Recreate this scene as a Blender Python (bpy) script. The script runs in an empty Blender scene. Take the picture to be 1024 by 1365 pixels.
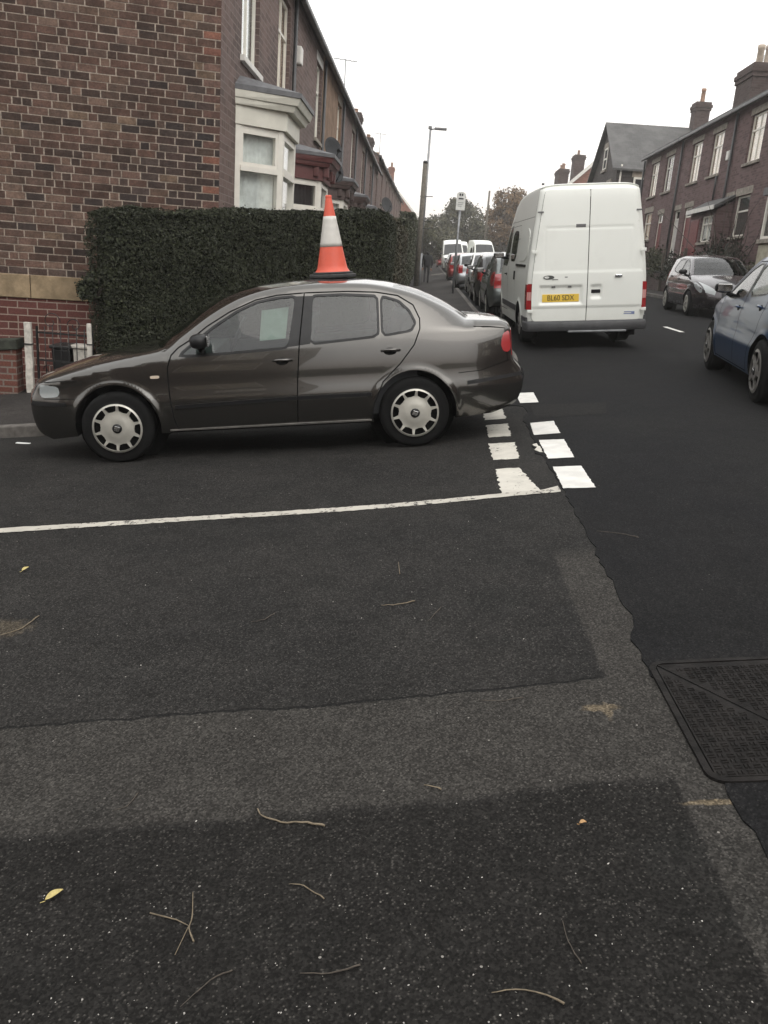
import bpy, bmesh, math, random
import numpy as np
from mathutils import Vector, Matrix
from mathutils.geometry import delaunay_2d_cdt
random.seed(7); RNG = np.random.default_rng(7)
SC = bpy.context.scene
COL = SC.collection
# ------------------------------------------------------------------ camera
GX, GY, GXL = 0.14635, 0.024683, 0.104
def G0(x, y):
    """the sloping hillside the streets lie on"""
    x = min(max(x, -14.0), 26.0); y = min(max(y, -20.0), 170.0)
    a, b, w = GXL, GX, 0.6
    if x <= -w: s = a*x
    elif x >= w: s = -a*w + a*2*w + (b-a)*w + b*(x-w)
    else: s = -a*w + a*(x+w) + (b-a)*(x+w)**2/(4*w)
    if x > 2.2: s -= .096*((x-2.2)**2/1.2 if x <= 2.8 else x-2.5)   # the carriageway flattens past the parked van
    return s + GY*y
def sst(t):
    t = min(max(t, 0.0), 1.0); return t*t*(3-2*t)
cam_d = bpy.data.cameras.new('camera'); cam = bpy.data.objects.new('camera', cam_d); COL.objects.link(cam)
fw = Vector((-0.0274596, 0.9604335, -0.2771525)); rt = Vector((0.996362, 0.0486736, 0.0699542)); up = Vector((-0.0806763, 0.2742233, 0.958276))
M = Matrix((rt, up, -fw)).transposed().to_4x4(); M.translation = Vector((0, 0, 1.6175 + G0(0, 0)))
cam.matrix_world = M
cam_d.sensor_fit = 'HORIZONTAL'; cam_d.sensor_width = 36; cam_d.lens = 36*1105/1024
cam_d.clip_start = 0.05; cam_d.clip_end = 2000
SC.camera = cam
# ------------------------------------------------------------------ light
SUN_EL, SUN_AZ = math.radians(52), math.radians(150)
w = bpy.data.worlds.new('World'); SC.world = w; w.use_nodes = True
nt = w.node_tree; nt.nodes.clear()
sky = nt.nodes.new('ShaderNodeTexSky'); sky.sky_type = 'NISHITA'; sky.sun_disc = False
sky.sun_elevation = SUN_EL; sky.sun_rotation = SUN_AZ; sky.air_density = 1.0; sky.dust_density = 6.0; sky.ozone_density = 0.5; sky.altitude = 100
hs = nt.nodes.new('ShaderNodeHueSaturation'); hs.inputs['Saturation'].default_value = 0.25; hs.inputs['Value'].default_value = 0.35
bgn = nt.nodes.new('ShaderNodeBackground'); bgn.inputs['Strength'].default_value = 0.15
# overcast: an even bright cloud layer, brighter overhead and faintly warm low down, over the clear-sky model
tc = nt.nodes.new('ShaderNodeTexCoord'); sx = nt.nodes.new('ShaderNodeSeparateXYZ'); nt.links.new(tc.outputs['Generated'], sx.inputs[0])
cr0 = nt.nodes.new('ShaderNodeValToRGB'); e_ = cr0.color_ramp.elements; e_[0].position = 0.0; e_[0].color = (.50, .455, .425, 1); e_[1].position = .8; e_[1].color = (.96, .96, .95, 1)
x_ = e_.new(.10); x_.color = (.60, .575, .55, 1); x_ = e_.new(.35); x_.color = (.78, .775, .76, 1)
nt.links.new(sx.outputs[2], cr0.inputs[0])
vs_ = nt.nodes.new('ShaderNodeVectorMath'); vs_.operation = 'SCALE'; vs_.inputs['Scale'].default_value = 12.5; nt.links.new(cr0.outputs[0], vs_.inputs[0])
va_ = nt.nodes.new('ShaderNodeVectorMath'); va_.operation = 'ADD'
on = nt.nodes.new('ShaderNodeOutputWorld')
nt.links.new(sky.outputs[0], hs.inputs['Color']); nt.links.new(hs.outputs[0], va_.inputs[0]); nt.links.new(vs_.outputs[0], va_.inputs[1])
nt.links.new(va_.outputs[0], bgn.inputs['Color']); nt.links.new(bgn.outputs[0], on.inputs['Surface'])
sl = bpy.data.lights.new('sun', 'SUN'); sl.energy = 0.6; sl.angle = math.radians(50); sl.color = (1, .95, .88)
so = bpy.data.objects.new('sun', sl); COL.objects.link(so)
sd = Vector((math.sin(SUN_AZ)*math.cos(SUN_EL), math.cos(SUN_AZ)*math.cos(SUN_EL), math.sin(SUN_EL)))
so.rotation_euler = (-sd).to_track_quat('-Z', 'Y').to_euler()
SC.view_settings.view_transform = 'Standard'; SC.view_settings.look = 'None'
SC.view_settings.exposure = 0.0; SC.view_settings.gamma = 1.0; SC.view_settings.use_curve_mapping = False
SC.cycles.max_bounces = 8; SC.cycles.transparent_max_bounces = 12
# ------------------------------------------------------------------ node helpers
class NT:
    def __init__(s, name):
        s.m = bpy.data.materials.new(name); s.m.use_nodes = True; s.t = s.m.node_tree; s.t.nodes.clear()
        s.out = s.t.nodes.new('ShaderNodeOutputMaterial')
    def n(s, typ, **kw):
        nd = s.t.nodes.new('ShaderNode'+typ)
        for k, v in kw.items():
            if k.startswith('_'): setattr(nd, k[1:], v)
            else:
                key = int(k[1:]) if k[0] == 'i' and k[1:].isdigit() else k.replace('0', ' ')
                nd.inputs[key].default_value = v
        return nd
    def l(s, a, b): s.t.links.new(a, b)
    def math(s, op, a, b=None, c=None, clamp=False):
        nd = s.t.nodes.new('ShaderNodeMath'); nd.operation = op; nd.use_clamp = clamp
        for i, v in enumerate((a, b, c)):
            if v is None: continue
            if isinstance(v, (int, float)): nd.inputs[i].default_value = v
            else: s.l(v, nd.inputs[i])
        return nd.outputs[0]
    def mix(s, f, a, b, typ='MIX'):
        nd = s.t.nodes.new('ShaderNodeMix'); nd.data_type = 'RGBA'; nd.blend_type = typ; nd.clamp_factor = True
        for i, v in ((0, f), (6, a), (7, b)):
            if isinstance(v, (int, float)): nd.inputs[i].default_value = v if i == 0 else (v, v, v, 1)
            elif isinstance(v, tuple): nd.inputs[i].default_value = v if len(v) == 4 else v+(1,)
            else: s.l(v, nd.inputs[i])
        return nd.outputs[2]
    def noise(s, vec, scale, detail=3, rough=.55, col=False):
        nd = s.n('TexNoise', Scale=scale, Detail=detail, Roughness=rough)
        if vec is not None: s.l(vec, nd.inputs['Vector'])
        return nd.outputs['Color' if col else 0]
    def ramp(s, v, lo, hi, a=0.0, b=1.0):
        nd = s.t.nodes.new('ShaderNodeMapRange'); nd.interpolation_type = 'SMOOTHSTEP'
        s.l(v, nd.inputs[0])
        for i, x in ((1, lo), (2, hi), (3, a), (4, b)): nd.inputs[i].default_value = x
        return nd.outputs[0]
    def bump(s, h, strength=.3, dist=.01, normal=None):
        nd = s.n('Bump', Strength=strength, Distance=dist); s.l(h, nd.inputs['Height'])
        if normal is not None: s.l(normal, nd.inputs['Normal'])
        return nd.outputs[0]
    def bsdf(s, color=None, rough=.6, metal=0.0, spec=.5, normal=None, coat=0.0, coatr=.05, **kw):
        b = s.t.nodes.new('ShaderNodeBsdfPrincipled')
        def put(k, v):
            if v is None: return
            if isinstance(v, tuple): b.inputs[k].default_value = v if len(v) == 4 else v+(1,)
            elif isinstance(v, (int, float)): b.inputs[k].default_value = v
            else: s.l(v, b.inputs[k])
        put('Base Color', color); put('Roughness', rough); put('Metallic', metal); put('Specular IOR Level', spec)
        put('Normal', normal); put('Coat Weight', coat); put('Coat Roughness', coatr)
        for k, v in kw.items(): put(k.replace('_', ' '), v)
        s.l(b.outputs[0], s.out.inputs['Surface']); return b
    def coord(s, which='Object'):
        return s.t.nodes.new('ShaderNodeTexCoord').outputs[which]
MAT = {}
def M_plain(name, color, rough=.6, metal=0.0, spec=.5, var=.12, vs=6.0, bump=0.0, bs=40, coat=0.0):
    if name in MAT: return MAT[name]
    t = NT(name); c = t.coord(); nz = t.noise(c, vs, 4)
    f = t.ramp(nz, .3, .7, 1-var, 1+var)
    col = t.mix(1.0, color, f, 'MULTIPLY') if False else None
    vm = t.t.nodes.new('ShaderNodeVectorMath'); vm.operation = 'SCALE'; vm.inputs[0].default_value = color[:3]; t.l(f, vm.inputs['Scale'])
    rr = t.ramp(t.noise(c, vs*2.3, 3), .3, .7, max(rough-.06, 0.02), min(rough+.08, 1))
    nrm = t.bump(t.noise(c, bs, 4), bump, .005) if bump else None
    t.bsdf(vm.outputs[0], rr, metal, spec, nrm, coat)
    MAT[name] = t.m; return t.m
# ------------------------------------------------------------------ mesh helpers
def box_uv(me):
    uv = me.uv_layers.new(name='UVMap')
    n = len(me.loops); out = np.zeros(n*2)
    for p in me.polygons:
        nn = p.normal
        if abs(nn.z) > .97: t = Vector((1, 0, 0))
        else: t = Vector((0, 0, 1)).cross(nn).normalized()
        b = nn.cross(t)
        for li in p.loop_indices:
            co = me.vertices[me.loops[li].vertex_index].co
            out[2*li] = co.dot(t); out[2*li+1] = co.dot(b)
    uv.data.foreach_set('uv', out)
class MB:
    def __init__(s): s.v = []; s.f = []; s.smooth = []
    def add(s, vs, fs, sm=False):
        o = len(s.v); s.v += [tuple(v) for v in vs]; s.f += [tuple(i+o for i in f) for f in fs]; s.smooth += [sm]*len(fs); return s
    def box(s, x0, x1, y0, y1, z0, z1):
        return s.add([(x0,y0,z0),(x1,y0,z0),(x1,y1,z0),(x0,y1,z0),(x0,y0,z1),(x1,y0,z1),(x1,y1,z1),(x0,y1,z1)],
                     [(0,3,2,1),(4,5,6,7),(0,1,5,4),(1,2,6,5),(2,3,7,6),(3,0,4,7)])
    def obox(s, c, ax, ay, az):
        """box about centre c with half-extent vectors"""
        c, ax, ay, az = map(Vector, (c, ax, ay, az)); vs = []
        for k in (-1, 1):
            for (i, j) in ((-1,-1),(1,-1),(1,1),(-1,1)): vs.append(c+ax*i+ay*j+az*k)
        fs = [(0,3,2,1),(4,5,6,7),(0,1,5,4),(1,2,6,5),(2,3,7,6),(3,0,4,7)]
        if ax.cross(ay).dot(az) < 0: fs = [f[::-1] for f in fs]
        return s.add(vs, fs)
    def quad(s, *p): return s.add(p, [tuple(range(len(p)))])
    def tube(s, pts, r, seg=8, cap=True):
        pts = [Vector(p) for p in pts]; n = len(pts); R = r if isinstance(r, (list, tuple)) else [r]*n
        vs = []; prev = None
        for i, p in enumerate(pts):
            d = (pts[min(i+1, n-1)]-pts[max(i-1, 0)]).normalized()
            a = prev if prev is not None else (Vector((0,0,1)) if abs(d.z) < .9 else Vector((1,0,0)))
            u = (a - d*a.dot(d))
            u = u.normalized() if u.length > 1e-6 else d.orthogonal().normalized()
            prev = u; v = d.cross(u)
            for k in range(seg):
                t = 2*math.pi*k/seg; vs.append(p+(u*math.cos(t)+v*math.sin(t))*R[i])
        fs = [(i*seg+k, i*seg+(k+1)%seg, (i+1)*seg+(k+1)%seg, (i+1)*seg+k) for i in range(n-1) for k in range(seg)]
        s.add(vs, fs, True)
        if cap:
            o = len(s.v)-n*seg
            s.f += [tuple(o+k for k in range(seg))[::-1], tuple(o+(n-1)*seg+k for k in range(seg))]; s.smooth += [False, False]
        return s
    def lathe(s, prof, axis='z', c=(0,0,0), seg=24, sm=True):
        """prof: list of (r, h)"""
        vs = []; c = Vector(c)
        for (r, h) in prof:
            for k in range(seg):
                t = 2*math.pi*k/seg; a, b = r*math.cos(t), r*math.sin(t)
                vs.append(c+Vector((a, b, h) if axis == 'z' else ((a, h, b) if axis == 'y' else (h, a, b))))
        n = len(prof)
        fs = [(i*seg+k, i*seg+(k+1)%seg, (i+1)*seg+(k+1)%seg, (i+1)*seg+k) for i in range(n-1) for k in range(seg)]
        if axis == 'y': fs = [f[::-1] for f in fs]
        return s.add(vs, fs, sm)
    def disc(s, r, axis, c, seg=24, flip=False):
        c = Vector(c); vs = []
        for k in range(seg):
            t = 2*math.pi*k/seg; a, b = r*math.cos(t), r*math.sin(t)
            vs.append(c+Vector((a, b, 0) if axis == 'z' else ((a, 0, b) if axis == 'y' else (0, a, b))))
        f = tuple(range(seg)); return s.add(vs, [f[::-1] if flip else f])
    def prism(s, poly, o, u, v, n, d):
        """extrude 2-D polygon (in u,v) by d along n"""
        o, u, v, n = map(Vector, (o, u, v, n)); k = len(poly)
        A = [o+u*p[0]+v*p[1] for p in poly]; B = [a+n*d for a in A]
        fs = [tuple(range(k))[::-1], tuple(range(k, 2*k))]+[(i, (i+1)%k, k+(i+1)%k, k+i) for i in range(k)]
        area = sum(poly[i][0]*poly[(i+1)%k][1]-poly[(i+1)%k][0]*poly[i][1] for i in range(k))
        if (area > 0) != (u.cross(v).dot(n)*d > 0): fs = [f[::-1] for f in fs]
        return s.add(A+B, fs)
    def build(s, name, mat, parent=None, bevel=0, mw=None, uv=True, segs=2):
        me = bpy.data.meshes.new(name); me.from_pydata(s.v, [], s.f)
        me.polygons.foreach_set('use_smooth', s.smooth)
        if isinstance(mat, str): mat = MAT[mat]
        me.materials.append(mat); me.update()
        if uv: box_uv(me)
        o = bpy.data.objects.new(name, me); COL.objects.link(o)
        if mw is not None: o.matrix_world = mw
        if parent is not None: o.parent = parent
        if bevel:
            b = o.modifiers.new('bevel', 'BEVEL'); b.width = bevel; b.segments = segs; b.limit_method = 'ANGLE'; b.angle_limit = .6
        return o
def tag(o, label=None, cat=None, group=None, kind=None):
    if label: o['label'] = label
    if cat: o['category'] = cat
    if group: o['group'] = group
    if kind: o['kind'] = kind
    return o
def empty(name, loc=(0,0,0), rz=0, mw=None, **kw):
    o = bpy.data.objects.new(name, None); COL.objects.link(o); o.empty_display_size = .2
    if mw is not None: o.matrix_world = mw
    else: o.location = loc; o.rotation_euler = (0, 0, rz)
    return tag(o, **kw)
def kids(o): return [c for c in bpy.data.objects if c.parent == o]
def copy_tree(o, parent=None):
    c = o.copy(); COL.objects.link(c)
    c.parent = parent
    for ch in KIDS(o): copy_tree(ch, c)
    return c
def KIDS(o): return list(o.children)
def pip(p, poly):
    x, y = p; r = False; n = len(poly); j = n-1
    for i in range(n):
        xi, yi = poly[i]; xj, yj = poly[j]
        if (yi > y) != (yj > y) and x < (xj-xi)*(y-yi)/(yj-yi)+xi: r = not r
        j = i
    return r
def seg_d2(P, a, b):
    d = b-a; L = (d*d).sum()
    t = np.clip(((P-a)@d)/max(L, 1e-12), 0, 1); q = a+t[:, None]*d; return ((P-q)**2).sum(1)
def cdt(outer, polys, step, extra=None):
    """triangulate: returns verts (n,2), tris, with every polygon edge kept"""
    loops = [outer]+polys; V = []; E = []
    for lp in loops:
        o = len(V); n = len(lp)
        pts = []
        for i in range(n):
            a = np.array(lp[i]); b = np.array(lp[(i+1)%n]); k = max(1, int(np.linalg.norm(b-a)/step))
            for j in range(k): pts.append(tuple(a+(b-a)*j/k))
        V += pts; m = len(pts); E += [(o+i, o+(i+1)%m) for i in range(m)]
    A = np.array(outer); x0, y0 = A.min(0); x1, y1 = A.max(0)
    gx = np.arange(x0+step/2, x1, step); gy = np.arange(y0+step/2, y1, step)
    P = np.array([(x+(step/2 if j%2 else 0), y) for j, y in enumerate(gy) for x in gx])
    if extra:
        X_ = np.array(extra); k_ = np.array([np.min(((X_-p)**2).sum(1)) for p in P]); P = np.vstack([P[k_ > (step*.6)**2], X_])
    if len(P):
        ok = np.ones(len(P), bool); lim = np.full(len(P), (step*.45)**2)
        if extra: lim[-len(extra):] = .006**2
        for lp in loops:
            L = np.array(lp)
            for i in range(len(L)): ok &= seg_d2(P, L[i], L[(i+1)%len(L)]) > lim
        P = P[ok]
        P = [tuple(p) for p in P if pip(p, outer)]
    else: P = []
    vs, es, fs, *_ = delaunay_2d_cdt([Vector(v) for v in V+P], E, [], 0, 1e-5)
    vs = [(v.x, v.y) for v in vs]; out = []
    for f in fs:
        c = (sum(vs[i][0] for i in f)/len(f), sum(vs[i][1] for i in f)/len(f))
        if pip(c, outer):
            a = sum(vs[f[i]][0]*vs[f[(i+1)%len(f)]][1]-vs[f[(i+1)%len(f)]][0]*vs[f[i]][1] for i in range(len(f)))
            out.append((tuple(f) if a > 0 else tuple(f)[::-1], c))
    return vs, out
def sheet(name, poly, zf, mat, step=.5, kind='structure', parent=None, th=0):
    vs, fs = cdt(poly, [], step)
    m = MB(); m.add([(x, y, zf(x, y)) for x, y in vs], [f for f, c in fs], True)
    if th:
        o = len(m.v); n = len(poly); P = [(x, y, zf(x, y)) for x, y in poly]
        m.add(P+[(x, y, z-th) for x, y, z in P], [(i, n+i, n+(i+1)%n, (i+1)%n) if area(poly) < 0 else (i, (i+1)%n, n+(i+1)%n, n+i)[::-1] for i in range(n)])
    o = m.build(name, mat, parent)
    if kind: o['kind'] = kind
    return o
def area(p): return sum(p[i][0]*p[(i+1)%len(p)][1]-p[(i+1)%len(p)][0]*p[i][1] for i in range(len(p)))/2
def text_mesh(txt, size, extr=.001):
    cu = bpy.data.curves.new('t', 'FONT'); cu.body = txt; cu.size = size; cu.extrude = extr; cu.align_x = 'CENTER'; cu.align_y = 'CENTER'
    o = bpy.data.objects.new('t', cu); COL.objects.link(o)
    dg = bpy.context.evaluated_depsgraph_get(); me = bpy.data.meshes.new_from_object(o.evaluated_get(dg))
    bpy.data.objects.remove(o); bpy.data.curves.remove(cu); return me
def add_text(name, txt, size, mat, parent, mat4, sx=1.0, extr=.001):
    me = text_mesh(txt, size, extr); me.transform(mat4 @ Matrix.Diagonal((sx, 1, 1, 1)))
    me.materials.clear(); me.materials.append(MAT[mat] if isinstance(mat, str) else mat)
    o = bpy.data.objects.new(name, me); COL.objects.link(o)
    if parent: o.parent = parent
    return o
# ------------------------------------------------------------------ materials
def asphalt(name, kind):
    """kind 'side': patched old street; 'main': new black surface; 'pave': footway; plain colours come from masks over real repairs"""
    t = NT(name); c = t.coord(); sep = t.n('SeparateXYZ'); t.l(c, sep.inputs[0]); X, Y = sep.outputs[0], sep.outputs[1]
    big = t.noise(c, .9, 4, .6); med = t.noise(c, 5, 4, .65); fine = t.noise(c, 140, 3, .7)
    vo = t.n('TexVoronoi', Scale=150.0); t.l(c, vo.inputs['Vector'])
    vb = t.n('RGBToBW'); t.l(vo.outputs['Color'], vb.inputs[0])
    vo2 = t.n('TexVoronoi', Scale=34.0); t.l(c, vo2.inputs['Vector'])
    vb2 = t.n('RGBToBW'); t.l(vo2.outputs['Color'], vb2.inputs[0])
    # white chips: rare cells, small discs, denser where a patch noise is high
    pm = t.ramp(t.noise(c, 2.2, 3), .5, .68)
    chip = t.math('MULTIPLY', t.math('GREATER_THAN', vb2.outputs[0], t.math('SUBTRACT', .87, t.math('MULTIPLY', pm, .09))), t.math('LESS_THAN', vo2.outputs['Distance'], .13))
    chipf = t.math('MULTIPLY', t.math('GREATER_THAN', vb.outputs[0], .78), t.math('LESS_THAN', vo.outputs['Distance'], .42))
    if kind == 'side':
        jit = t.math('MULTIPLY', t.math('SUBTRACT', t.noise(c, 9, 5, .7), .5), .07)
        wob = t.math('MULTIPLY', t.math('SUBTRACT', t.noise(c, 1.3, 2), .5), .08)
        v = t.math('ADD', t.math('SUBTRACT', Y, t.math('MULTIPLY', X, .12)), t.math('ADD', jit, wob))
        jx = t.math('ADD', X, t.math('MULTIPLY', jit, .8))
        B = t.math('MULTIPLY', t.ramp(v, 2.145, 2.215), t.math('SUBTRACT', 1.0, t.ramp(v, 2.815, 2.825)))   # pale old band
        C_ = t.math('MULTIPLY', t.math('SUBTRACT', 1.0, t.ramp(v, 2.145, 2.215)), t.math('SUBTRACT', 1.0, t.ramp(jx, .88, .895)))
        E_ = t.math('MULTIPLY', t.ramp(jx, .8, .82), t.math('SUBTRACT', 1.0, t.ramp(v, 4.1, 4.3)))
        pale = t.math('MAXIMUM', B, t.math('MULTIPLY', E_, t.math('SUBTRACT', 1.0, C_)))
        colA = t.mix(t.ramp(big, .35, .65), (.0172, .0166, .0158), (.0228, .0216, .0202))
        col = t.mix(pale, colA, (.0325, .0303, .0275))
        col = t.mix(C_, col, (.0138, .0130, .0120))
        crack = t.math('MULTIPLY', t.math('SUBTRACT', 1.0, t.ramp(t.math('ABSOLUTE', t.math('SUBTRACT', v, 2.823)), .004, .011)), t.math('SUBTRACT', 1.0, t.ramp(X, .78, .82)))
        # oily darker spots and sandy spill
        oil = t.math('MULTIPLY', t.ramp(t.noise(c, 1.7, 3), .58, .72), .45)
        col = t.mix(oil, col, (.016, .016, .015))
        def blob(x, y, rx, ry, k):
            a = t.math('DIVIDE', t.math('SUBTRACT', X, x), rx); b = t.math('DIVIDE', t.math('SUBTRACT', Y, y), ry)
            d = t.math('ADD', t.math('MULTIPLY', a, a), t.math('MULTIPLY', b, b))
            d = t.math('ADD', d, t.math('MULTIPLY', t.math('SUBTRACT', t.noise(c, 22, 4, .7), .5), 2.6))
            return t.math('MULTIPLY', t.math('SUBTRACT', 1.0, t.ramp(d, .1, 1.1)), k)
        sand = t.math('MAXIMUM', blob(.755, 2.71, .085, .028, .5), t.math('MAXIMUM', blob(.77, 2.69, .02, .07, .45), blob(.985, 2.158, .11, .016, .6)))
        sand = t.math('MAXIMUM', sand, blob(-1.85, 3.5, .16, .12, .22))
        col = t.mix(sand, col, (.16, .125, .08))
        col = t.mix(blob(.48, 3.75, .2, .22, .55), col, (.016, .016, .015))
        cs = 1.0
    elif kind == 'main':
        col = t.mix(t.ramp(big, .3, .7), (.0088, .0088, .0095), (.0118, .0115, .0115)); crack = None; cs = .35
    elif kind == 'pave':
        col = t.mix(t.ramp(big, .3, .7), (.030, .0275, .026), (.042, .038, .0355)); crack = None; cs = .5
    g = t.ramp(vb.outputs[0], .2, .9, .60, 1.5 if kind == 'side' else 1.35)
    g = t.math('MULTIPLY', g, t.ramp(med, .25, .75, .86, 1.14))
    g = t.math('MULTIPLY', g, t.ramp(fine, .25, .75, .8, 1.2))
    vm = t.n('VectorMath', _operation='SCALE'); t.l(col, vm.inputs[0]); t.l(g, vm.inputs['Scale']); col = vm.outputs[0]
    col = t.mix(t.math('MULTIPLY', chipf, .28*cs), col, (.13, .12, .107))
    col = t.mix(t.math('MULTIPLY', t.math('MULTIPLY', chip, t.ramp(t.noise(c, 61, 1), .4, .6, .25, 1.0)), .75*cs), col, (.27, .255, .23))
    col = t.mix(t.math('MULTIPLY', t.ramp(t.noise(c, 14, 5, .75), .5, .7), .4), col, t.mix(1.0, col, (.5, .5, .5), 'MULTIPLY'))
    h = t.math('ADD', t.math('MULTIPLY', vo.outputs['Distance'], -.5), t.math('MULTIPLY', fine, .6))
    if crack is not None:
        col = t.mix(t.math('MULTIPLY', crack, .8), col, (.008, .008, .008))
        h = t.math('SUBTRACT', h, t.math('MULTIPLY', crack, 3.0))
        h = t.math('ADD', h, t.math('MULTIPLY', B, -.8))
    t.bsdf(col, .9, 0, .1, t.bump(h, .55, .004))
    MAT[name] = t.m
asphalt('side_street_asphalt', 'side'); asphalt('main_road_asphalt', 'main'); asphalt('footway_asphalt', 'pave')
def road_paint(name, col, wear):
    t = NT(name); c = t.coord(); n1 = t.noise(c, 26, 5, .75); n2 = t.noise(c, 3, 3)
    f = t.ramp(t.math('ADD', n1, t.math('MULTIPLY', t.math('SUBTRACT', n2, .5), .4)), wear, wear+.05)
    bas = t.mix(t.ramp(t.noise(c, 7, 4), .3, .7), col, tuple(k*.82 for k in col))
    cc = t.mix(f, bas, (.035, .033, .03)); t.bsdf(cc, .7, 0, .3, t.bump(t.noise(c, 150, 3), .3, .003)); MAT[name] = t.m
road_paint('fresh_white_paint', (.60, .585, .55), .69); road_paint('old_white_paint', (.50, .475, .42), .62); road_paint('worn_white_paint', (.42, .395, .345), .565)
def brick(name, c1, c2, mortar, bw=.24, rh=.08, ms=.008, blot=None, quoin=None, dark=None, sat=1, bumpk=.6):
    t = NT(name); uv = t.coord('UV'); ob = t.coord('Object')
    wv = t.n('VectorMath', _operation='ADD'); ns = t.noise(uv, 5, 3, .6, True)
    ms_ = t.n('VectorMath', _operation='MULTIPLY_ADD'); t.l(ns, ms_.inputs[0]); ms_.inputs[1].default_value = (.012, .009, 0); t.l(uv, ms_.inputs[2])
    b = t.n('TexBrick', _offset=.5, _squash=.5, _squash_frequency=5, _offset_frequency=2)
    b.inputs['Scale'].default_value = 1; b.inputs['Brick Width'].default_value = bw; b.inputs['Row Height'].default_value = rh
    b.inputs['Mortar Size'].default_value = ms; b.inputs['Mortar Smooth'].default_value = .25; b.inputs['Bias'].default_value = -.15
    b.inputs['Color1'].default_value = c1+(1,); b.inputs['Color2'].default_value = c2+(1,); b.inputs['Mortar'].default_value = mortar+(1,)
    t.l(ms_.outputs[0], b.inputs['Vector']); col = b.outputs['Color']; fac = b.outputs['Fac']
    inv = t.math('SUBTRACT', 1.0, fac)
    # brick-to-brick tone from a snapped coordinate
    br = t.n('TexBrick', _offset=.5, _squash=.5, _squash_frequency=5, _offset_frequency=2)
    br.inputs['Scale'].default_value = 1; br.inputs['Brick Width'].default_value = bw; br.inputs['Row Height'].default_value = rh; br.inputs['Mortar Size'].default_value = 0
    br.inputs['Color1'].default_value = (0, 0, 0, 1); br.inputs['Color2'].default_value = (1, 1, 1, 1); br.inputs['Bias'].default_value = 0
    t.l(ms_.outputs[0], br.inputs['Vector'])
    sc = t.ramp(br.outputs['Color'], 0, 1, .68, 1.32)
    big = t.noise(ob, .8, 4, .6); fine = t.noise(ob, 45, 4, .7)
    if blot: col = t.mix(t.math('MULTIPLY', t.math('MULTIPLY', t.ramp(big, .42, .66), inv), .75), col, blot)
    if dark: col = t.mix(t.math('MULTIPLY', t.math('MULTIPLY', t.ramp(t.noise(ob, .55, 4, .6), .45, .6), inv), .6), col, dark)
    if quoin is not None:
        s2 = t.n('SeparateXYZ'); t.l(uv, s2.inputs[0]); u, v = s2.outputs[0], s2.outputs[1]
        row = t.math('FLOOR', t.math('DIVIDE', v, rh)); par = t.math('MODULO', t.math('ABSOLUTE', row), 2.0)
        q = t.math('MULTIPLY', t.math('MULTIPLY', t.math('GREATER_THAN', u, quoin), par), inv)
        col = t.mix(t.math('MULTIPLY', q, t.ramp(t.noise(ob, 2.6, 3), .4, .6, .25, .85)), col, (.17, .075, .055))
    k = t.math('MULTIPLY', t.mix(inv, 1.0, 1.0), 1.0)
    g = t.math('MULTIPLY', t.ramp(fine, .25, .75, .78, 1.2), t.math('ADD', t.math('MULTIPLY', t.math('SUBTRACT', sc, 1.0), inv), 1.0))
    vm = t.n('VectorMath', _operation='SCALE'); t.l(col, vm.inputs[0]); t.l(g, vm.inputs['Scale'])
    h = t.math('ADD', t.math('MULTIPLY', inv, 1.0), t.math('MULTIPLY', fine, .5))
    t.bsdf(vm.outputs[0], .88, 0, .25, t.bump(h, bumpk, .008)); MAT[name] = t.m
brick('gable_brick', (.105, .058, .046), (.048, .031, .028), (.25, .205, .17), .262, .0985, .0085, blot=(.185, .108, .08), quoin=-.235, dark=(.03, .024, .023), bumpk=.35)
brick('red_plinth_brick', (.12, .042, .033), (.07, .028, .025), (.26, .2, .165), .262, .0985, .0085)
brick('low_wall_brick', (.16, .06, .042), (.06, .03, .027), (.16, .13, .11), .24, .085, .012)
brick('front_brick', (.165, .112, .098), (.105, .074, .068), (.21, .17, .15), .24, .0985, .007, dark=(.08, .062, .058), quoin=None)
brick('purple_brick', (.135, .086, .083), (.10, .066, .066), (.14, .11, .10), .24, .08, .006)
brick('dark_gable_brick', (.07, .06, .056), (.05, .044, .042), (.085, .075, .07), .24, .08, .006)
brick('orange_brick', (.22, .09, .06), (.15, .065, .05), (.2, .15, .12), .24, .08, .006)
brick('chimney_brick', (.085, .06, .055), (.055, .042, .04), (.08, .07, .065), .24, .08, .006)
def slate(name, col):
    t = NT(name); uv = t.coord('UV'); b = t.n('TexBrick', _offset=.5)
    b.inputs['Scale'].default_value = 1; b.inputs['Brick Width'].default_value = .3; b.inputs['Row Height'].default_value = .22; b.inputs['Mortar Size'].default_value = .006
    b.inputs['Color1'].default_value = col+(1,); b.inputs['Color2'].default_value = tuple(k*.7 for k in col)+(1,); b.inputs['Mortar'].default_value = tuple(k*.3 for k in col)+(1,)
    t.l(uv, b.inputs['Vector']); n = t.noise(t.coord(), 1.2, 5)
    c = t.mix(t.ramp(n, .4, .7), b.outputs['Color'], tuple(k*1.35 for k in col)); t.bsdf(c, .6, 0, .4, t.bump(b.outputs['Fac'], -.5, .01)); MAT[name] = t.m
slate('roof_slate', (.062, .060, .058)); slate('red_roof_tile', (.19, .085, .06))
def stone(name, col, sc=6, b=.6):
    t = NT(name); c = t.coord(); n = t.noise(c, sc, 6, .65); n2 = t.noise(c, sc*.35, 3)
    k = t.mix(t.ramp(n, .3, .72), tuple(x*.62 for x in col), tuple(x*1.15 for x in col)); k = t.mix(t.math('MULTIPLY', t.ramp(n2, .45, .7), .5), k, tuple(x*.5 for x in col))
    t.bsdf(k, .9, 0, .2, t.bump(n, b, .02)); MAT[name] = t.m
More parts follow.
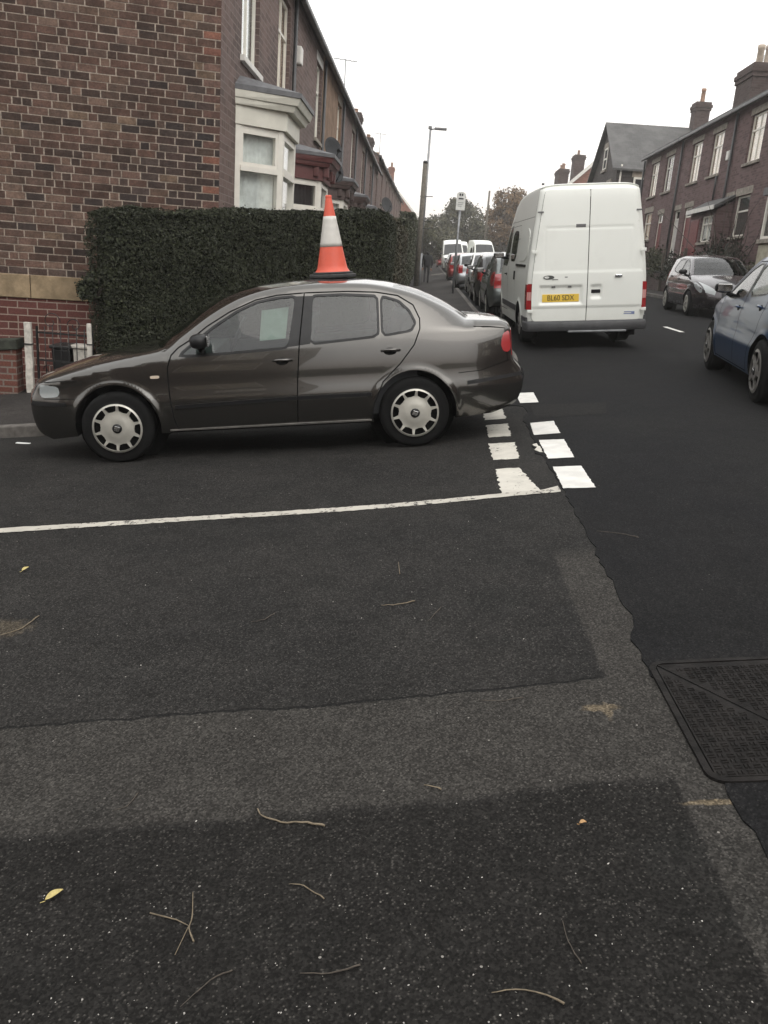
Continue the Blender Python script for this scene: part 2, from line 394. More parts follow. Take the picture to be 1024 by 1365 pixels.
stone('sandstone', (.30, .225, .14), 5); stone('kerb_stone', (.12, .11, .1), 9, .4); stone('pale_stone', (.30, .27, .23), 7); stone('render_tan', (.24, .16, .11), 3, .1)
stone('weathered_coping', (.045, .048, .038), 9); stone('mossy_soil', (.035, .03, .02), 14); stone('cream_render', (.42, .39, .30), 3, .1)
M_plain('white_upvc', (.70, .67, .60), .4, var=.05); M_plain('white_stone_paint', (.62, .60, .56), .6, var=.08, bump=.1)
M_plain('cream_fascia', (.62, .60, .52), .5, var=.05); M_plain('maroon_paint', (.10, .032, .03), .5); M_plain('brown_paint', (.075, .05, .045), .6); M_plain('green_grey_paint', (.16, .17, .15), .6)
M_plain('lead_roofing', (.10, .10, .105), .55, var=.2); M_plain('gutter_black', (.025, .025, .026), .4); M_plain('grey_plastic', (.12, .12, .12), .5)
M_plain('dark_metal', (.03, .03, .032), .45, metal=.5); M_plain('galvanised_steel', (.22, .225, .23), .5, metal=.5, var=.2); M_plain('wrought_iron', (.008, .008, .008), .5)
M_plain('weathered_pole_wood', (.10, .088, .07), .85, var=.3, vs=9, bump=.4); M_plain('pot_clay', (.26, .16, .11), .8, var=.25); M_plain('pot_cream', (.36, .3, .24), .8, var=.2)
M_plain('door_red', (.14, .03, .03), .4); M_plain('door_white', (.5, .48, .45), .4); M_plain('bin_black', (.012, .012, .012), .5); M_plain('paper_white', (.6, .6, .58), .8)
M_plain('black_rubber', (.0065, .0065, .0065), .85, spec=.15, var=.2, bump=.2, bs=90); M_plain('black_plastic', (.008, .008, .0085), .38, spec=.3, var=.15); M_plain('rough_black', (.006, .006, .006), .95, spec=.1)
M_plain('bumper_grey', (.045, .045, .047), .6, var=.15, bump=.15, bs=200); M_plain('seat_fabric', (.045, .046, .05), .95, var=.2); M_plain('cabin_trim', (.022, .023, .025), .8)
M_plain('silver_wheel', (.42, .405, .36), .38, metal=.35, var=.12); M_plain('chrome', (.6, .6, .6), .15, metal=1, var=.05); M_plain('dirty_alloy', (.2, .19, .175), .45, metal=.4, var=.3)
M_plain('plate_yellow', (.72, .48, .06), .4, var=.04); M_plain('plate_white', (.75, .75, .72), .4, var=.04); M_plain('ink_black', (.01, .01, .01), .5); M_plain('sticker_blue', (.16, .2, .34), .5); M_plain('dull_grey', (.06, .065, .06), .5)  # the last is the plain dark grey of badges, small print and one curtain
M_plain('manhole_iron', (.0105, .0092, .0085), .75, metal=.1, var=.45, vs=12, bump=.5, bs=90, spec=.15); M_plain('old_patch_asphalt', (.0135, .013, .0125), .9, spec=.1, var=.25, vs=30, bump=.5, bs=120)
M_plain('twig_pale', (.15, .12, .08), .8, var=.25, vs=60); M_plain('twig_dark', (.055, .045, .035), .85, var=.3, vs=60); M_plain('leaf_yellow', (.42, .34, .13), .7, var=.2, vs=90); M_plain('leaf_orange', (.36, .21, .09), .7, var=.2, vs=90)
M_plain('chip_white', (.42, .4, .37), .7, var=.25, vs=30); M_plain('jacket_black', (.012, .012, .014), .9, var=.3, bump=.3, bs=30); M_plain('trousers_dark', (.02, .02, .023), .9); M_plain('skin', (.35, .2, .15), .6); M_plain('hair_dark', (.012, .01, .008), .8)
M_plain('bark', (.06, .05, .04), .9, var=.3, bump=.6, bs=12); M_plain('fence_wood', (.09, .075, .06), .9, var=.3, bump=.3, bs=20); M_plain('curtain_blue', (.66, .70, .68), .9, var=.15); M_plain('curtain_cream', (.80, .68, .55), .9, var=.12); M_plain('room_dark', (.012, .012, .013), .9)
M_plain('reflection_green', (.27, .33, .29), .8, var=.15)  # tint of the glass reflection painted onto a panel
M_plain('sign_white', (.6, .6, .57), .5); M_plain('old_white_post', (.48, .45, .40), .8, var=.25, vs=14, bump=.5, bs=30)
def glassm(name, tint, rough=.03, refl=1.0, alpha=.25):
    t = NT(name); tr = t.n('BsdfTransparent'); tr.inputs[0].default_value = tint+(1,)
    gl = t.n('BsdfGlossy', Roughness=rough); gl.inputs[0].default_value = (refl, refl, refl, 1)
    fr = t.n('LayerWeight', Blend=.5); f = t.math('MULTIPLY_ADD', t.math('POWER', fr.outputs['Facing'], 5.0), .93, .045+alpha*.2, clamp=True)
    mx = t.n('MixShader'); t.l(f, mx.inputs[0]); t.l(tr.outputs[0], mx.inputs[1]); t.l(gl.outputs[0], mx.inputs[2]); t.l(mx.outputs[0], t.out.inputs['Surface']); MAT[name] = t.m
glassm('car_glass', (.50, .57, .54), .015, 1.0, .02); glassm('dark_car_glass', (.08, .09, .09), .03, 1, .1); glassm('window_glass', (.985, .99, .985), .02, 1, .15)
def paint(name, col, metal=.55, rough=.32, coat=1.0, coatr=.04, dirt=.25, dcol=(.09, .08, .065), dz=.75):
    t = NT(name); c = t.coord(); s = t.n('SeparateXYZ'); t.l(c, s.inputs[0])
    n = t.noise(c, 7, 5, .65); fl = t.noise(c, 900, 1)
    d = t.math('MULTIPLY', t.ramp(s.outputs[2], dz, .15), t.ramp(n, .2, .8, .3, 1.0)); d = t.math('MULTIPLY', d, dirt)
    d = t.math('ADD', d, t.math('MULTIPLY', t.ramp(t.noise(c, 2.6, 5, .7), .5, .8), dirt*.35), clamp=True)
    cc = t.mix(d, col, dcol); rr = t.math('ADD', t.math('MULTIPLY', d, .4), rough)
    cr = t.math('ADD', t.math('MULTIPLY', d, .35), coatr)
    t.bsdf(cc, rr, metal, .5, None, coat, cr); MAT[name] = t.m
paint('bronze_grey_paint', (.068, .064, .058), .85, .21, 1.0, .02, .06, (.04, .038, .035)); paint('van_white_paint', (.74, .75, .70), 0, .42, .35, .15, .3, (.34, .32, .27), .8)
paint('van_side_silver', (.24, .245, .25), .3, .42, .4, .15, .35); paint('blue_paint', (.010, .034, .085), .3, .3, .55, .03, .05, (.03, .03, .03)); paint('purple_black_paint', (.035, .028, .031), .7, .26, 1.0, .03, .06)
paint('dark_grey_paint', (.035, .037, .04), .5, .3); paint('black_paint', (.01, .01, .012), .3, .3); paint('silver_paint', (.42, .43, .44), .6, .35); paint('red_paint', (.26, .03, .025), .3, .35); paint('white_paint', (.66, .66, .64), 0, .35); paint('green_grey_car', (.12, .135, .13), .5, .35)
def lens(name, col, rough=.12, em=0):
    t = NT(name); c = t.coord(); w_ = t.n('TexWave', Scale=26.0, Distortion=.3); t.l(c, w_.inputs[0]); k = t.mix(t.math('MULTIPLY', w_.outputs[1], .4), col, tuple(x*.5 for x in col))
    t.bsdf(k, rough, 0, .6, t.bump(w_.outputs[1], .2, .003), 1.0); MAT[name] = t.m
lens('red_lens', (.30, .018, .02)); lens('clear_lens', (.28, .3, .3)); lens('pink_lens', (.55, .28, .26)); lens('amber_lens', (.6, .5, .4))
def leafm(name, a, b, brown=None):
    t = NT(name); oi = t.n('Attribute', _attribute_name='leafcol'); c = t.coord()
    k = t.mix(oi.outputs['Fac'], a, b)
    if brown: k = t.mix(t.math('MULTIPLY', t.ramp(t.noise(c, 1.6, 4), .5, .7), .6), k, brown)
    bs = t.bsdf(k, .55, 0, .2); MAT[name] = t.m
leafm('hedge_leaf', (.0125, .0155, .0080), (.060, .066, .037)); leafm('hedge_leaf_old', (.028, .028, .016), (.09, .082, .052), (.10, .065, .045)); leafm('hedge_leaf_pale', (.03, .034, .018), (.10, .10, .06))
leafm('tree_leaf_green', (.05, .052, .028), (.115, .108, .062), (.11, .085, .055)); leafm('tree_leaf_autumn', (.10, .062, .03), (.20, .125, .062)); leafm('tree_leaf_brown', (.075, .062, .042), (.14, .11, .075)); leafm('shrub_leaf', (.018, .022, .014), (.055, .055, .04)); leafm('shrub_pale', (.06, .062, .04), (.16, .15, .105))
M_plain('foliage_core', (.008, .009, .006), .95, spec=.05)
M_plain('cone_orange', (.58, .09, .05), .5, var=.05, vs=12); M_plain('cone_sleeve', (.52, .50, .46), .35, var=.08, vs=12); M_plain('cone_base_black', (.03, .03, .03), .8, var=.2)
M_plain('grass_verge', (.03, .035, .015), .95, var=.3)

t = NT('laid_brick'); at = t.n('Attribute', _attribute_name='bcol'); c = t.coord(); f1 = t.noise(c, 40, 5, .75); f2 = t.noise(c, 9, 4, .6)
vm = t.n('VectorMath', _operation='SCALE'); t.l(at.outputs['Color'], vm.inputs[0]); t.l(t.math('MULTIPLY', t.ramp(f1, .25, .75, .62, 1.3), t.ramp(f2, .3, .7, .78, 1.2)), vm.inputs['Scale'])
t.bsdf(vm.outputs[0], .9, 0, .2, t.bump(f1, .5, .006)); MAT['laid_brick'] = t.m
# ------------------------------------------------------------------ ground
SX = .125
def kerbY(x): return 8.5 + SX*(x+3.9)
KP = [(-30.0, kerbY(-30)), (-12.0, kerbY(-12)), (-6, kerbY(-6)), (-3.9, kerbY(-3.9)), (-2.2, kerbY(-2.2))]
ax, ay = -1.2, kerbY(-1.2)
for i in range(0, 11):
    t = i/10; p0 = Vector((-1.6, kerbY(-1.6))); p1 = Vector((1.41, kerbY(1.41))); p2 = Vector((1.41, 12.4))
    q = p0*(1-t)**2+p1*2*t*(1-t)+p2*t*t; KP.append((q.x, q.y))
KP += [(1.41, y) for y in (14, 17, 20, 25, 30, 36, 44, 55, 70, 90, 115, 135)]
KB = [Vector((x, y)) for x, y in KP]
def kerb_dip(x, y):
    d = sst((y-7.0)/1.5)*sst((.2-x)/1.0); return .10*d
def road_z(x, y): return G0(x, y)-kerb_dip(x, y)
def pave_z(x, y):
    k = sst((x+.8)/2.0); return G0(x, y)+.02*(1-k)+.1*k
GRD = MB(); xs = [-120, -80, -40, -14, -8, -4, -2, -.6, 0, .6, 2, 4, 8, 14, 26, 60, 120]; ys = [-60, -20, -8, 0, 8, 16, 24, 40, 60, 90, 130, 170, 300]
GRD.add([(x, y, G0(x, y)-.16) for y in ys for x in xs], [(j*len(xs)+i, j*len(xs)+i+1, (j+1)*len(xs)+i+1, (j+1)*len(xs)+i) for j in range(len(ys)-1) for i in range(len(xs)-1)], False)
tag(GRD.build('ground', 'grass_verge'), kind='structure')
side_poly = [(-30, -9), (1.12, -9), (1.12, 8.4)]+[(x, y) for x, y in reversed(KP[:13])]
sheet('side_street', [(-30, -9), (1.2, -9), (1.2, 10.2)]+[(min(x, 1.2), y) for x, y in reversed(KP[:12]) if x < 1.15], road_z, 'side_street_asphalt', .35)
# new black surface of the main road, its ragged edge running along the give-way line
ed = []
y = -9.0
while y < 8.1:
    jit = random.uniform(-.012, .012)
    base = 1.03 if y < 4.3 else 1.045
    if 2.9 < y < 3.3: base = .985
    if 6.55 < y < 6.95: base = 1.0
    ed.append((base+jit, y)); y += random.uniform(.04, .11)
ed += [(1.06, 8.15), (1.13, 8.35), (1.12, 8.7), (1.04, 8.78), (.82, 8.77), (.55, 8.78), (.3, 8.78), (.05, 8.8), (-.4, 8.78), (-.9, 8.75)]
tail = [(x, y) for x, y in KP if x > -.8 and y > 8.8]
main_poly = ed+[(x, y) for x, y in tail]+[(1.41, 136), (8.3, 136), (8.3, -9)]
sheet('main_road', main_poly, lambda x, y: road_z(x, y)+.005, 'main_road_asphalt', .6, th=.005)
# kerbs: stones with joints
def kerb_strip(path, wdt, zf_in, zf_out, name, left=True):
    m = MB(); L = 0
    pts = []
    P = [Vector(p) for p in path]
    for i in range(len(P)-1):
        d = P[i+1]-P[i]; k = max(1, int(d.length/.9))
        for j in range(k): pts.append(P[i]+d*(j/k))
    pts.append(P[-1])
    for i in range(len(pts)-1):
        a, b = pts[i], pts[i+1]; d = (b-a).normalized(); nn = Vector((-d.y, d.x)) if left else Vector((d.y, -d.x)); g = d*.006
        q = [a+g, b-g, b-g+nn*wdt, a+g+nn*wdt]; jz = random.uniform(-.004, .004)
        top = [(v.x, v.y, zf_in(v.x, v.y)+jz+.004) for v in q]; bot = [(v.x, v.y, zf_out(v.x, v.y)-.1) for v in q]
        fs = [(4,5,6,7),(0,1,5,4),(1,2,6,5),(2,3,7,6),(3,0,4,7)]
        if not left: fs = [f[::-1] for f in fs]
        m.add(bot+top, fs)
    return tag(m.build(name, 'kerb_stone', bevel=.015), kind='structure')
kerb_strip(KP, .13, pave_z, road_z, 'kerb')
inner = []
for i, p in enumerate(KB):
    d = (KB[min(i+1, len(KB)-1)]-KB[max(i-1, 0)]).normalized(); n_ = Vector((-d.y, d.x)); q = p+n_*.12; inner.append((q.x, q.y))
sheet('pavement', inner+[(-.9, 135), (-.9, 15.6), (-2.3, 13.2), (-4.2, 11.35), (-30, 8.0)], pave_z, 'footway_asphalt', .5)
KR = [(8.3, -9), (8.3, 8), (8.3, 25), (8.3, 60), (8.3, 135)]
kerb_strip(KR, .13, lambda x, y: G0(x, y)+.11, road_z, 'kerb', left=False)
sheet('pavement', [(8.42, -9), (9.4, -9), (9.4, 135), (8.42, 135)], lambda x, y: G0(x, y)+.1, 'footway_asphalt', 1.2)
# painted markings
def rag(poly, amp, step=.03):
    out = []
    for i in range(len(poly)):
        a = Vector(poly[i]); b = Vector(poly[(i+1)%len(poly)]); k = max(1, int((b-a).length/step)); n_ = Vector((-(b-a).y, (b-a).x)).normalized()
        for j in range(k): q = a+(b-a)*(j/k)+n_*random.uniform(-amp, amp); out.append((q.x, q.y))
    return out
def mark(poly, mat, amp, dz, name='give_way_marking', step=.05):
    return sheet(name, rag(poly, amp), lambda x, y: road_z(x, y)+dz, mat, step)
for p in ([(.688, 8.10), (.70, 8.62), (.905, 8.63), (.893, 8.10)], [(.674, 7.30), (.683, 7.85), (.885, 7.86), (.868, 7.31)], [(.645, 6.47), (.65, 7.06), (.873, 7.05), (.853, 6.46)], [(.632, 5.48), (.648, 6.18), (.825, 6.18), (.862, 5.80), (.90, 5.53)]):
    mark(p, 'old_white_paint', .010, .004)
for p in ([(1.108, 8.87), (1.122, 9.52), (1.32, 9.49), (1.302, 8.85)], [(1.06, 7.26), (1.09, 7.79), (1.308, 7.82), (1.292, 7.27)], [(1.062, 6.38), (1.075, 7.05), (1.283, 7.02), (1.262, 6.37)], [(1.05, 5.53), (1.062, 6.12), (1.265, 6.10), (1.262, 5.50)]):
    mark(p, 'fresh_white_paint', .004, .0095)
mark([(1.03, 6.62), (1.0, 6.7), (1.03, 6.78), (1.01, 6.9), (1.05, 6.94), (1.055, 6.6)], 'old_white_paint', .008, .0085)
mark([(-9, 3.86), (-5, 4.55), (-2.6, 4.93), (-.5, 5.24), (.66, 5.43), (1.03, 5.47), (1.03, 5.62), (.915, 5.545), (.66, 5.52), (-.5, 5.335), (-2.6, 5.03), (-5, 4.65), (-9, 3.96)], 'worn_white_paint', .006, .0045, 'road_edge_line', .12)
mark([(5.0, 16.7), (5.1, 16.7), (5.1, 17.95), (5.0, 17.95)], 'fresh_white_paint', .003, .0095, 'centre_line_marking')
mark([(5.0, 34), (5.1, 34), (5.1, 36), (5.0, 36)], 'fresh_white_paint', .003, .0095, 'centre_line_marking')
for p in ([(.35, 62), (1.2, 62), (1.2, 63), (.35, 63)],): sheet('dropped_kerb_paving', p, lambda x, y: pave_z(x, y)+.006, 'pale_stone', .3)
mark([(1.3, 8.0), (1.18, 8.02), (1.18, 8.76), (1.95, 8.6), (1.83, 8.0)][1:], 'old_patch_asphalt', .004, .0075, 'utility_patch', .1)

# manhole cover: iron frame and two pairs of triangular lids with raised basket pattern
def manhole(x0, x1, y0, y1, label, pat=True):
    e = empty('manhole_cover', (x0, y0, road_z(x0, y0)), label=label, cat='manhole cover')
    sx = (road_z(x1, y0)-road_z(x0, y0))/(x1-x0); Z = lambda x, y: (road_z(x0+x, y0+y)-road_z(x0, y0))
    W, H = x1-x0, y1-y0
    m = MB()
    def slab(m, poly, zt, zb):
        k = len(poly); m.add([(x, y, Z(x, y)+zb) for x, y in poly]+[(x, y, Z(x, y)+zt) for x, y in poly], [tuple(range(k, 2*k))]+[(i, (i+1)%k, k+(i+1)%k, k+i) for i in range(k)])
    fwid = .022; r = .05
    def rr(a, b, c, d, r, n=5):
        out = []
        for (cx_, cy_, a0) in ((b-r, c+r, -90), (b-r, d-r, 0), (a+r, d-r, 90), (a+r, c+r, 180)):
            for i in range(n+1): t = math.radians(a0+90*i/n); out.append((cx_+r*math.cos(t), cy_+r*math.sin(t)))
        return out
    O = rr(0, W, 0, H, .06); I = rr(fwid, W-fwid, fwid, H-fwid, .04); k = len(O)
    m.add([(x, y, Z(x, y)+.0105) for x, y in O]+[(x, y, Z(x, y)+.0105) for x, y in I]+[(x, y, Z(x, y)-.02) for x, y in O]+[(x, y, Z(x, y)-.02) for x, y in I],
          [(i, (i+1)%k, k+(i+1)%k, k+i) for i in range(k)]+[(i, 2*k+i, 2*k+(i+1)%k, (i+1)%k) for i in range(k)]+[(k+i, k+(i+1)%k, 3*k+(i+1)%k, 3*k+i) for i in range(k)])
    m.build('frame', 'manhole_iron', e)
    a = fwid+.006; c = W/2
    lids = [[(a, a), (c-.004, a), (c-.004, H-a-.0), (a, H-a)], [(c+.004, a), (W-a, a), (W-a, H-a), (c+.004, H-a)]]
    for (x_0, x_1) in ((a, c-.004), (c+.004, W-a)):
        tris = [[(x_0, a), (x_1-.006, a), (x_0, H-a-.008)], [(x_1, a+.008), (x_1, H-a), (x_0+.006, H-a)]]
        for T in tris:
            m = MB(); slab(m, T, .0085, -.01)
            if pat:
                s_ = .03
                i0 = 0
                for i in range(int(W/s_)+1):
                    for j in range(int(H/s_)+1):
                        cx_, cy_ = (i+.5)*s_, (j+.5)*s_
                        hx, hy = (.0125, .0042) if (i+j) % 2 else (.0042, .0125)
                        if all(pip((cx_+dx*.017, cy_+dy*.017), T) for dx in (-1, 1) for dy in (-1, 1)):
                            zz = Z(cx_, cy_)
                            for q in ((-.0062, .0062) if True else (0,)):
                                ox, oy = (0, q) if (i+j) % 2 else (q, 0)
                                m.add([(cx_+ox-hx, cy_+oy-hy*.9, Z(cx_+ox-hx, cy_)+.0082), (cx_+ox+hx, cy_+oy-hy*.9, Z(cx_+ox+hx, cy_)+.0082), (cx_+ox+hx, cy_+oy+hy*.9, Z(cx_+ox+hx, cy_)+.0082), (cx_+ox-hx, cy_+oy+hy*.9, Z(cx_+ox-hx, cy_)+.0082),
                                       (cx_+ox-hx*.7, cy_+oy-hy*.6, Z(cx_+ox-hx, cy_)+.0125), (cx_+ox+hx*.7, cy_+oy-hy*.6, Z(cx_+ox+hx, cy_)+.0125), (cx_+ox+hx*.7, cy_+oy+hy*.6, Z(cx_+ox+hx, cy_)+.0125), (cx_+ox-hx*.7, cy_+oy+hy*.6, Z(cx_+ox-hx, cy_)+.0125)],
                                      [(4,5,6,7),(0,1,5,4),(1,2,6,5),(2,3,7,6),(3,0,4,7)])
            m.build('lid', 'manhole_iron', e)
manhole(.985, 1.95, 2.24, 3.02, 'large dark iron manhole cover with raised basket pattern at the edge of the black road')
# ------------------------------------------------------------------ vehicles
def ground_matrix(x, y, fx, fy, zf=road_z, span=1.2, dz=0.0):
    """frame standing on the sloping street at x, y with local +X pointing along (fx, fy)"""
    f = Vector((fx, fy)).normalized(); l = Vector((-f.y, f.x))
    P = lambda a, b: Vector((x+f.x*a+l.x*b, y+f.y*a+l.y*b, zf(x+f.x*a+l.x*b, y+f.y*a+l.y*b)))
    F = (P(span, 0)-P(-span, 0)).normalized(); L = (P(0, .7)-P(0, -.7)).normalized(); U = F.cross(L).normalized(); L = U.cross(F)
    c = (P(span, 0)+P(-span, 0))/2
    Mx = Matrix((F, L, U)).transposed().to_4x4(); Mx.translation = Vector((x, y, c.z+dz)); return Mx
def cr(a, b, c, d, t): return .5*((2*b)+(-a+c)*t+(2*a-5*b+4*c-d)*t*t+(-a+3*b-3*c+d)*t**3)
def interp(x, pts):
    if x <= pts[0][0]: return pts[0][1]
    for i in range(len(pts)-1):
        if x <= pts[i+1][0]:
            t = (x-pts[i][0])/(pts[i+1][0]-pts[i][0]); return pts[i][1]+(pts[i+1][1]-pts[i][1])*t
    return pts[-1][1]
def interps(x, pts):
    """smooth monotone-ish interpolation"""
    if x <= pts[0][0]: return pts[0][1]
    if x >= pts[-1][0]: return pts[-1][1]
    n = len(pts)
    for i in range(n-1):
        if x <= pts[i+1][0]:
            h = pts[i+1][0]-pts[i][0]; t = (x-pts[i][0])/h
            def sl(k):
                if k == 0 or k == n-1:
                    a, b = (0, 1) if k == 0 else (n-2, n-1); return (pts[b][1]-pts[a][1])/(pts[b][0]-pts[a][0])
                return (pts[k+1][1]-pts[k-1][1])/(pts[k+1][0]-pts[k-1][0])
            m0, m1 = sl(i)*h, sl(i+1)*h
            return (2*t**3-3*t*t+1)*pts[i][1]+(t**3-2*t*t+t)*m0+(-2*t**3+3*t*t)*pts[i+1][1]+(t**3-t*t)*m1
TAB = [(.1, -.075), (.2, -.05), (.3, -.022), (.42, -.006), (.50, -.002), (.545, -.008), (.585, -.018), (.64, -.025), (.72, -.029), (.79, -.037), (.86, -.052), (.92, -.07), (1.0, -.1), (1.2, -.2)]
class Body:
    def __init__(s, sp):
        s.sp = sp; s.rim = sp['rim']; s.n = len(s.rim); s.Wm = sp['W']; s.tab = sp.get('tab', TAB)
        s.belt = sp['belt']; s.yr = sp['yr']; s.arch = sp['arch']; s.sill = sp['sill']; s.step = sp.get('step', .035)
        tops = [p for p in s.rim if p[1] > sp.get('topz', .68)]
        s.top = [(p[0], p[1]) for p in tops]
        o = [s.top[0]]
        for p in s.top[1:]:
            if p[0] <= o[-1][0]+1e-4: continue
            if p[0] > 2 and (o[-1][1]-p[1])/(p[0]-o[-1][0]) > 1.6: break
            o.append(p)
        s.top = o
    def plan(s, u):
        uc, u0, a, pw = s.sp['nose']; k = 1.0
        if u < uc: k -= a*min((uc-u)/(uc-u0), 1.2)**pw
        uc, u1, a, pw = s.sp['tail']
        if u > uc: k -= a*min((u-uc)/(u1-uc), 1.2)**pw
        return k
    def Y(s, u, z):
        W = s.Wm*s.plan(u); zr = interp(u, s.top); zb = min(interp(u, s.belt), zr-.02)
        fl = 0
        for (ua, za, ra) in s.arch:
            d = math.hypot(u-ua, z-za)
            if d < ra+.12: fl += s.sp.get('flare', .014)*math.exp(-((d-ra-.005)/.028)**2)
        if z <= zb: return W+interps(z, s.tab)+fl
        YB = W+interps(zb, s.tab)
        yr = interp(u, s.yr) if s.yr[0][0] <= u <= s.yr[-1][0] else YB-.9*(zr-zb)
        t = min((z-zb)/(zr-zb), 1.3); return YB+(yr-YB)*t**1.12+fl
    def rimp(s, r):
        r = min(max(r, 0), s.n-1.0001); i = int(r); t = r-i
        P = [s.rim[min(max(i+k, 0), s.n-1)] for k in (-1, 0, 1, 2)]
        sharp = s.sp.get('sharp', ())
        out = []
        for c in range(4):
            a, b, cc, d = (P[k][c] for k in range(4))
            if i in sharp: a = b-(cc-b)
            if i+1 in sharp: d = cc+(cc-b)
            out.append(cr(a, b, cc, d, t) if c < 2 else b+(cc-b)*t)
        pw = P[1][5]+(P[2][5]-P[1][5])*t
        return out[0], out[1], out[2], out[3], pw
    def over(s, r, q):
        u, z, bx, bz, pw = s.rimp(r); y = s.Y(u, z)
        k = 1-abs(q)**pw
        return Vector((-(u+bx*k), y*q, z+bz*k))
    def side(s, u, z, off=0.0, sg=1):
        p = Vector((-u, s.Y(u, z), z))
        if off: p += s.sn(u, z)*off
        p.y *= sg; return p
    def sn(s, u, z):
        e = .018; a = s.side(u+e, z)-s.side(u-e, z); b = s.side(u, z+e)-s.side(u, z-e)
        return b.cross(a).normalized()*(1 if b.cross(a).y > 0 else -1)
    def on(s, r, q):
        e = .02; q0 = max(min(q, .985), -.985)
        a = s.over(min(r+e, s.n-1), q0)-s.over(max(r-e, 0), q0); b = s.over(r, q0+.01)-s.over(r, q0-.01)
        n = b.cross(a).normalized(); u, z, *_ = s.rimp(r); c = s.sp['center']
        o = Vector((-(u-c[0]), 0, z-c[1]))
        return n if n.dot(o) > 0 else -n
def mesh_obj(name, vs, fs, ns, mat, parent):
    used = sorted({i for f in fs for i in f}); mp = {k: i for i, k in enumerate(used)}
    me = bpy.data.meshes.new(name); me.from_pydata([vs[i] for i in used], [], [tuple(mp[i] for i in f) for f in fs])
    me.polygons.foreach_set('use_smooth', [True]*len(fs)); me.materials.append(MAT[mat] if isinstance(mat, str) else mat); me.update()
    if ns is not None: me.normals_split_custom_set_from_vertices([ns[i] for i in used])
    o = bpy.data.objects.new(name, me); COL.objects.link(o); o.parent = parent; return o
def expand(poly, d):
    n = len(poly); out = []; A = area(poly); sg = 1 if A > 0 else -1
    for i in range(n):
        a, b, c = (Vector(poly[k % n]) for k in (i-1, i, i+1))
        n1 = Vector(((b-a).y, -(b-a).x)).normalized()*sg; n2 = Vector(((c-b).y, -(c-b).x)).normalized()*sg
        m = (n1+n2); m = m.normalized() if m.length > 1e-6 else n1; k = d/max(m.dot(n1), .5); out.append((b.x+m.x*k, b.y+m.y*k))
    return out
def smooth_poly(poly, k=3, c=.18):
    """round a control polygon with Chaikin cuts"""
    for _ in range(k):
        o = []
        for i in range(len(poly)):
            a = Vector(poly[i]); b = Vector(poly[(i+1) % len(poly)]); o += [tuple(a*(1-c)+b*c), tuple(a*c+b*(1-c))]
        poly = o
    return poly
def wheel(parent, name, c, sg, R, Rr, wd, style, cover='silver_wheel', seg=40):
    """tyre with its cover: c centre of the outer face, sg the side it faces"""
    m = MB(); w2 = wd
    prof = [(Rr*.98, 0.012), (Rr*1.03, .0), (Rr*1.12, -.002), (R*.90, .0), (R*.965, -.012), (R*.99, -.024), (R, -.04), (R, -w2+.04), (R*.985, -w2+.02), (R*.93, -w2), (Rr, -w2)]
    prof = [(r, h*1.0) for r, h in prof]
    pr = [(r, sg*h) for r, h in prof]
    m.lathe(pr if sg > 0 else pr, 'y', c, seg)
    if sg < 0: m.f = [f[::-1] for f in m.f]
    t = m.build(name, 'black_rubber', parent, uv=False)
    nh, r0, r1, gap = style
    hi = [(Rr*.995*math.cos(2*math.pi*i/seg), Rr*.995*math.sin(2*math.pi*i/seg)) for i in range(seg)]
    holes = []
    for i in range(nh):
        a0 = 2*math.pi*i/nh+.1; da = math.pi/nh-math.radians(gap)/2; h = []
        n = 6
        for k in range(n+1): a = a0-da+2*da*k/n; h.append((Rr*r1*math.cos(a), Rr*r1*math.sin(a)))
        for k in range(n+1):
            a = a0+da*.82-1.64*da*k/n; rr = Rr*(r0+.035*abs(k/n-.5)*2) ; h.append((rr*math.cos(a), rr*math.sin(a)))
        holes.append(smooth_poly(h, 1))
    vs, fs = cdt(hi, holes, Rr*.12)
    def hgt(x, y):
        r = math.hypot(x, y)/Rr
        return .006+.016*sst((1-r)/.12)*(1) - .012*sst((.93-r)/.25)*(1-sst((.6-r)/.25))
    c = Vector(c); V = [(c.x+x, c.y+sg*hgt(x, y), c.z+y) for x, y in vs]
    F = [f for f, ce in fs if not any(pip(ce, h) for h in holes)]
    if sg > 0: F = [f[::-1] for f in F]
    m = MB(); m.add(V, F, True)
    for h in holes:
        k = len(h); a = [(c.x+x, c.y+sg*hgt(x, y), c.z+y) for x, y in h]; b = [(x, y-sg*.02, z) for x, y, z in a]
        m.add(a+b, [(i, (i+1) % k, k+(i+1) % k, k+i) for i in range(k)])
    r = m.build('wheel_cover', cover, t, uv=False)
    m = MB(); m.disc(Rr*.99, 'y', (c.x, c.y-sg*.03, c.z), 24, flip=sg > 0); m.build('brake_shadow', 'rough_black', t, uv=False)
    m = MB(); m.lathe([(Rr*.0, .03), (Rr*.09, .031), (Rr*.185, .027), (Rr*.20, .010)] if sg > 0 else [(0, -.03), (Rr*.09, -.031), (Rr*.185, -.027), (Rr*.20, -.010)], 'y', c, 20)
    if sg < 0: m.f = [f[::-1] for f in m.f]
    hb = m.build('hub_cap', 'black_plastic', t, uv=False)
    m = MB(); m.obox((c.x, c.y+sg*.032, c.z), Vector((Rr*.10, 0, .008)), Vector((0, .003, 0)), Vector((-.008, 0, Rr*.085))); m.build('hub_emblem', 'chrome', t, bevel=.002)
    return t
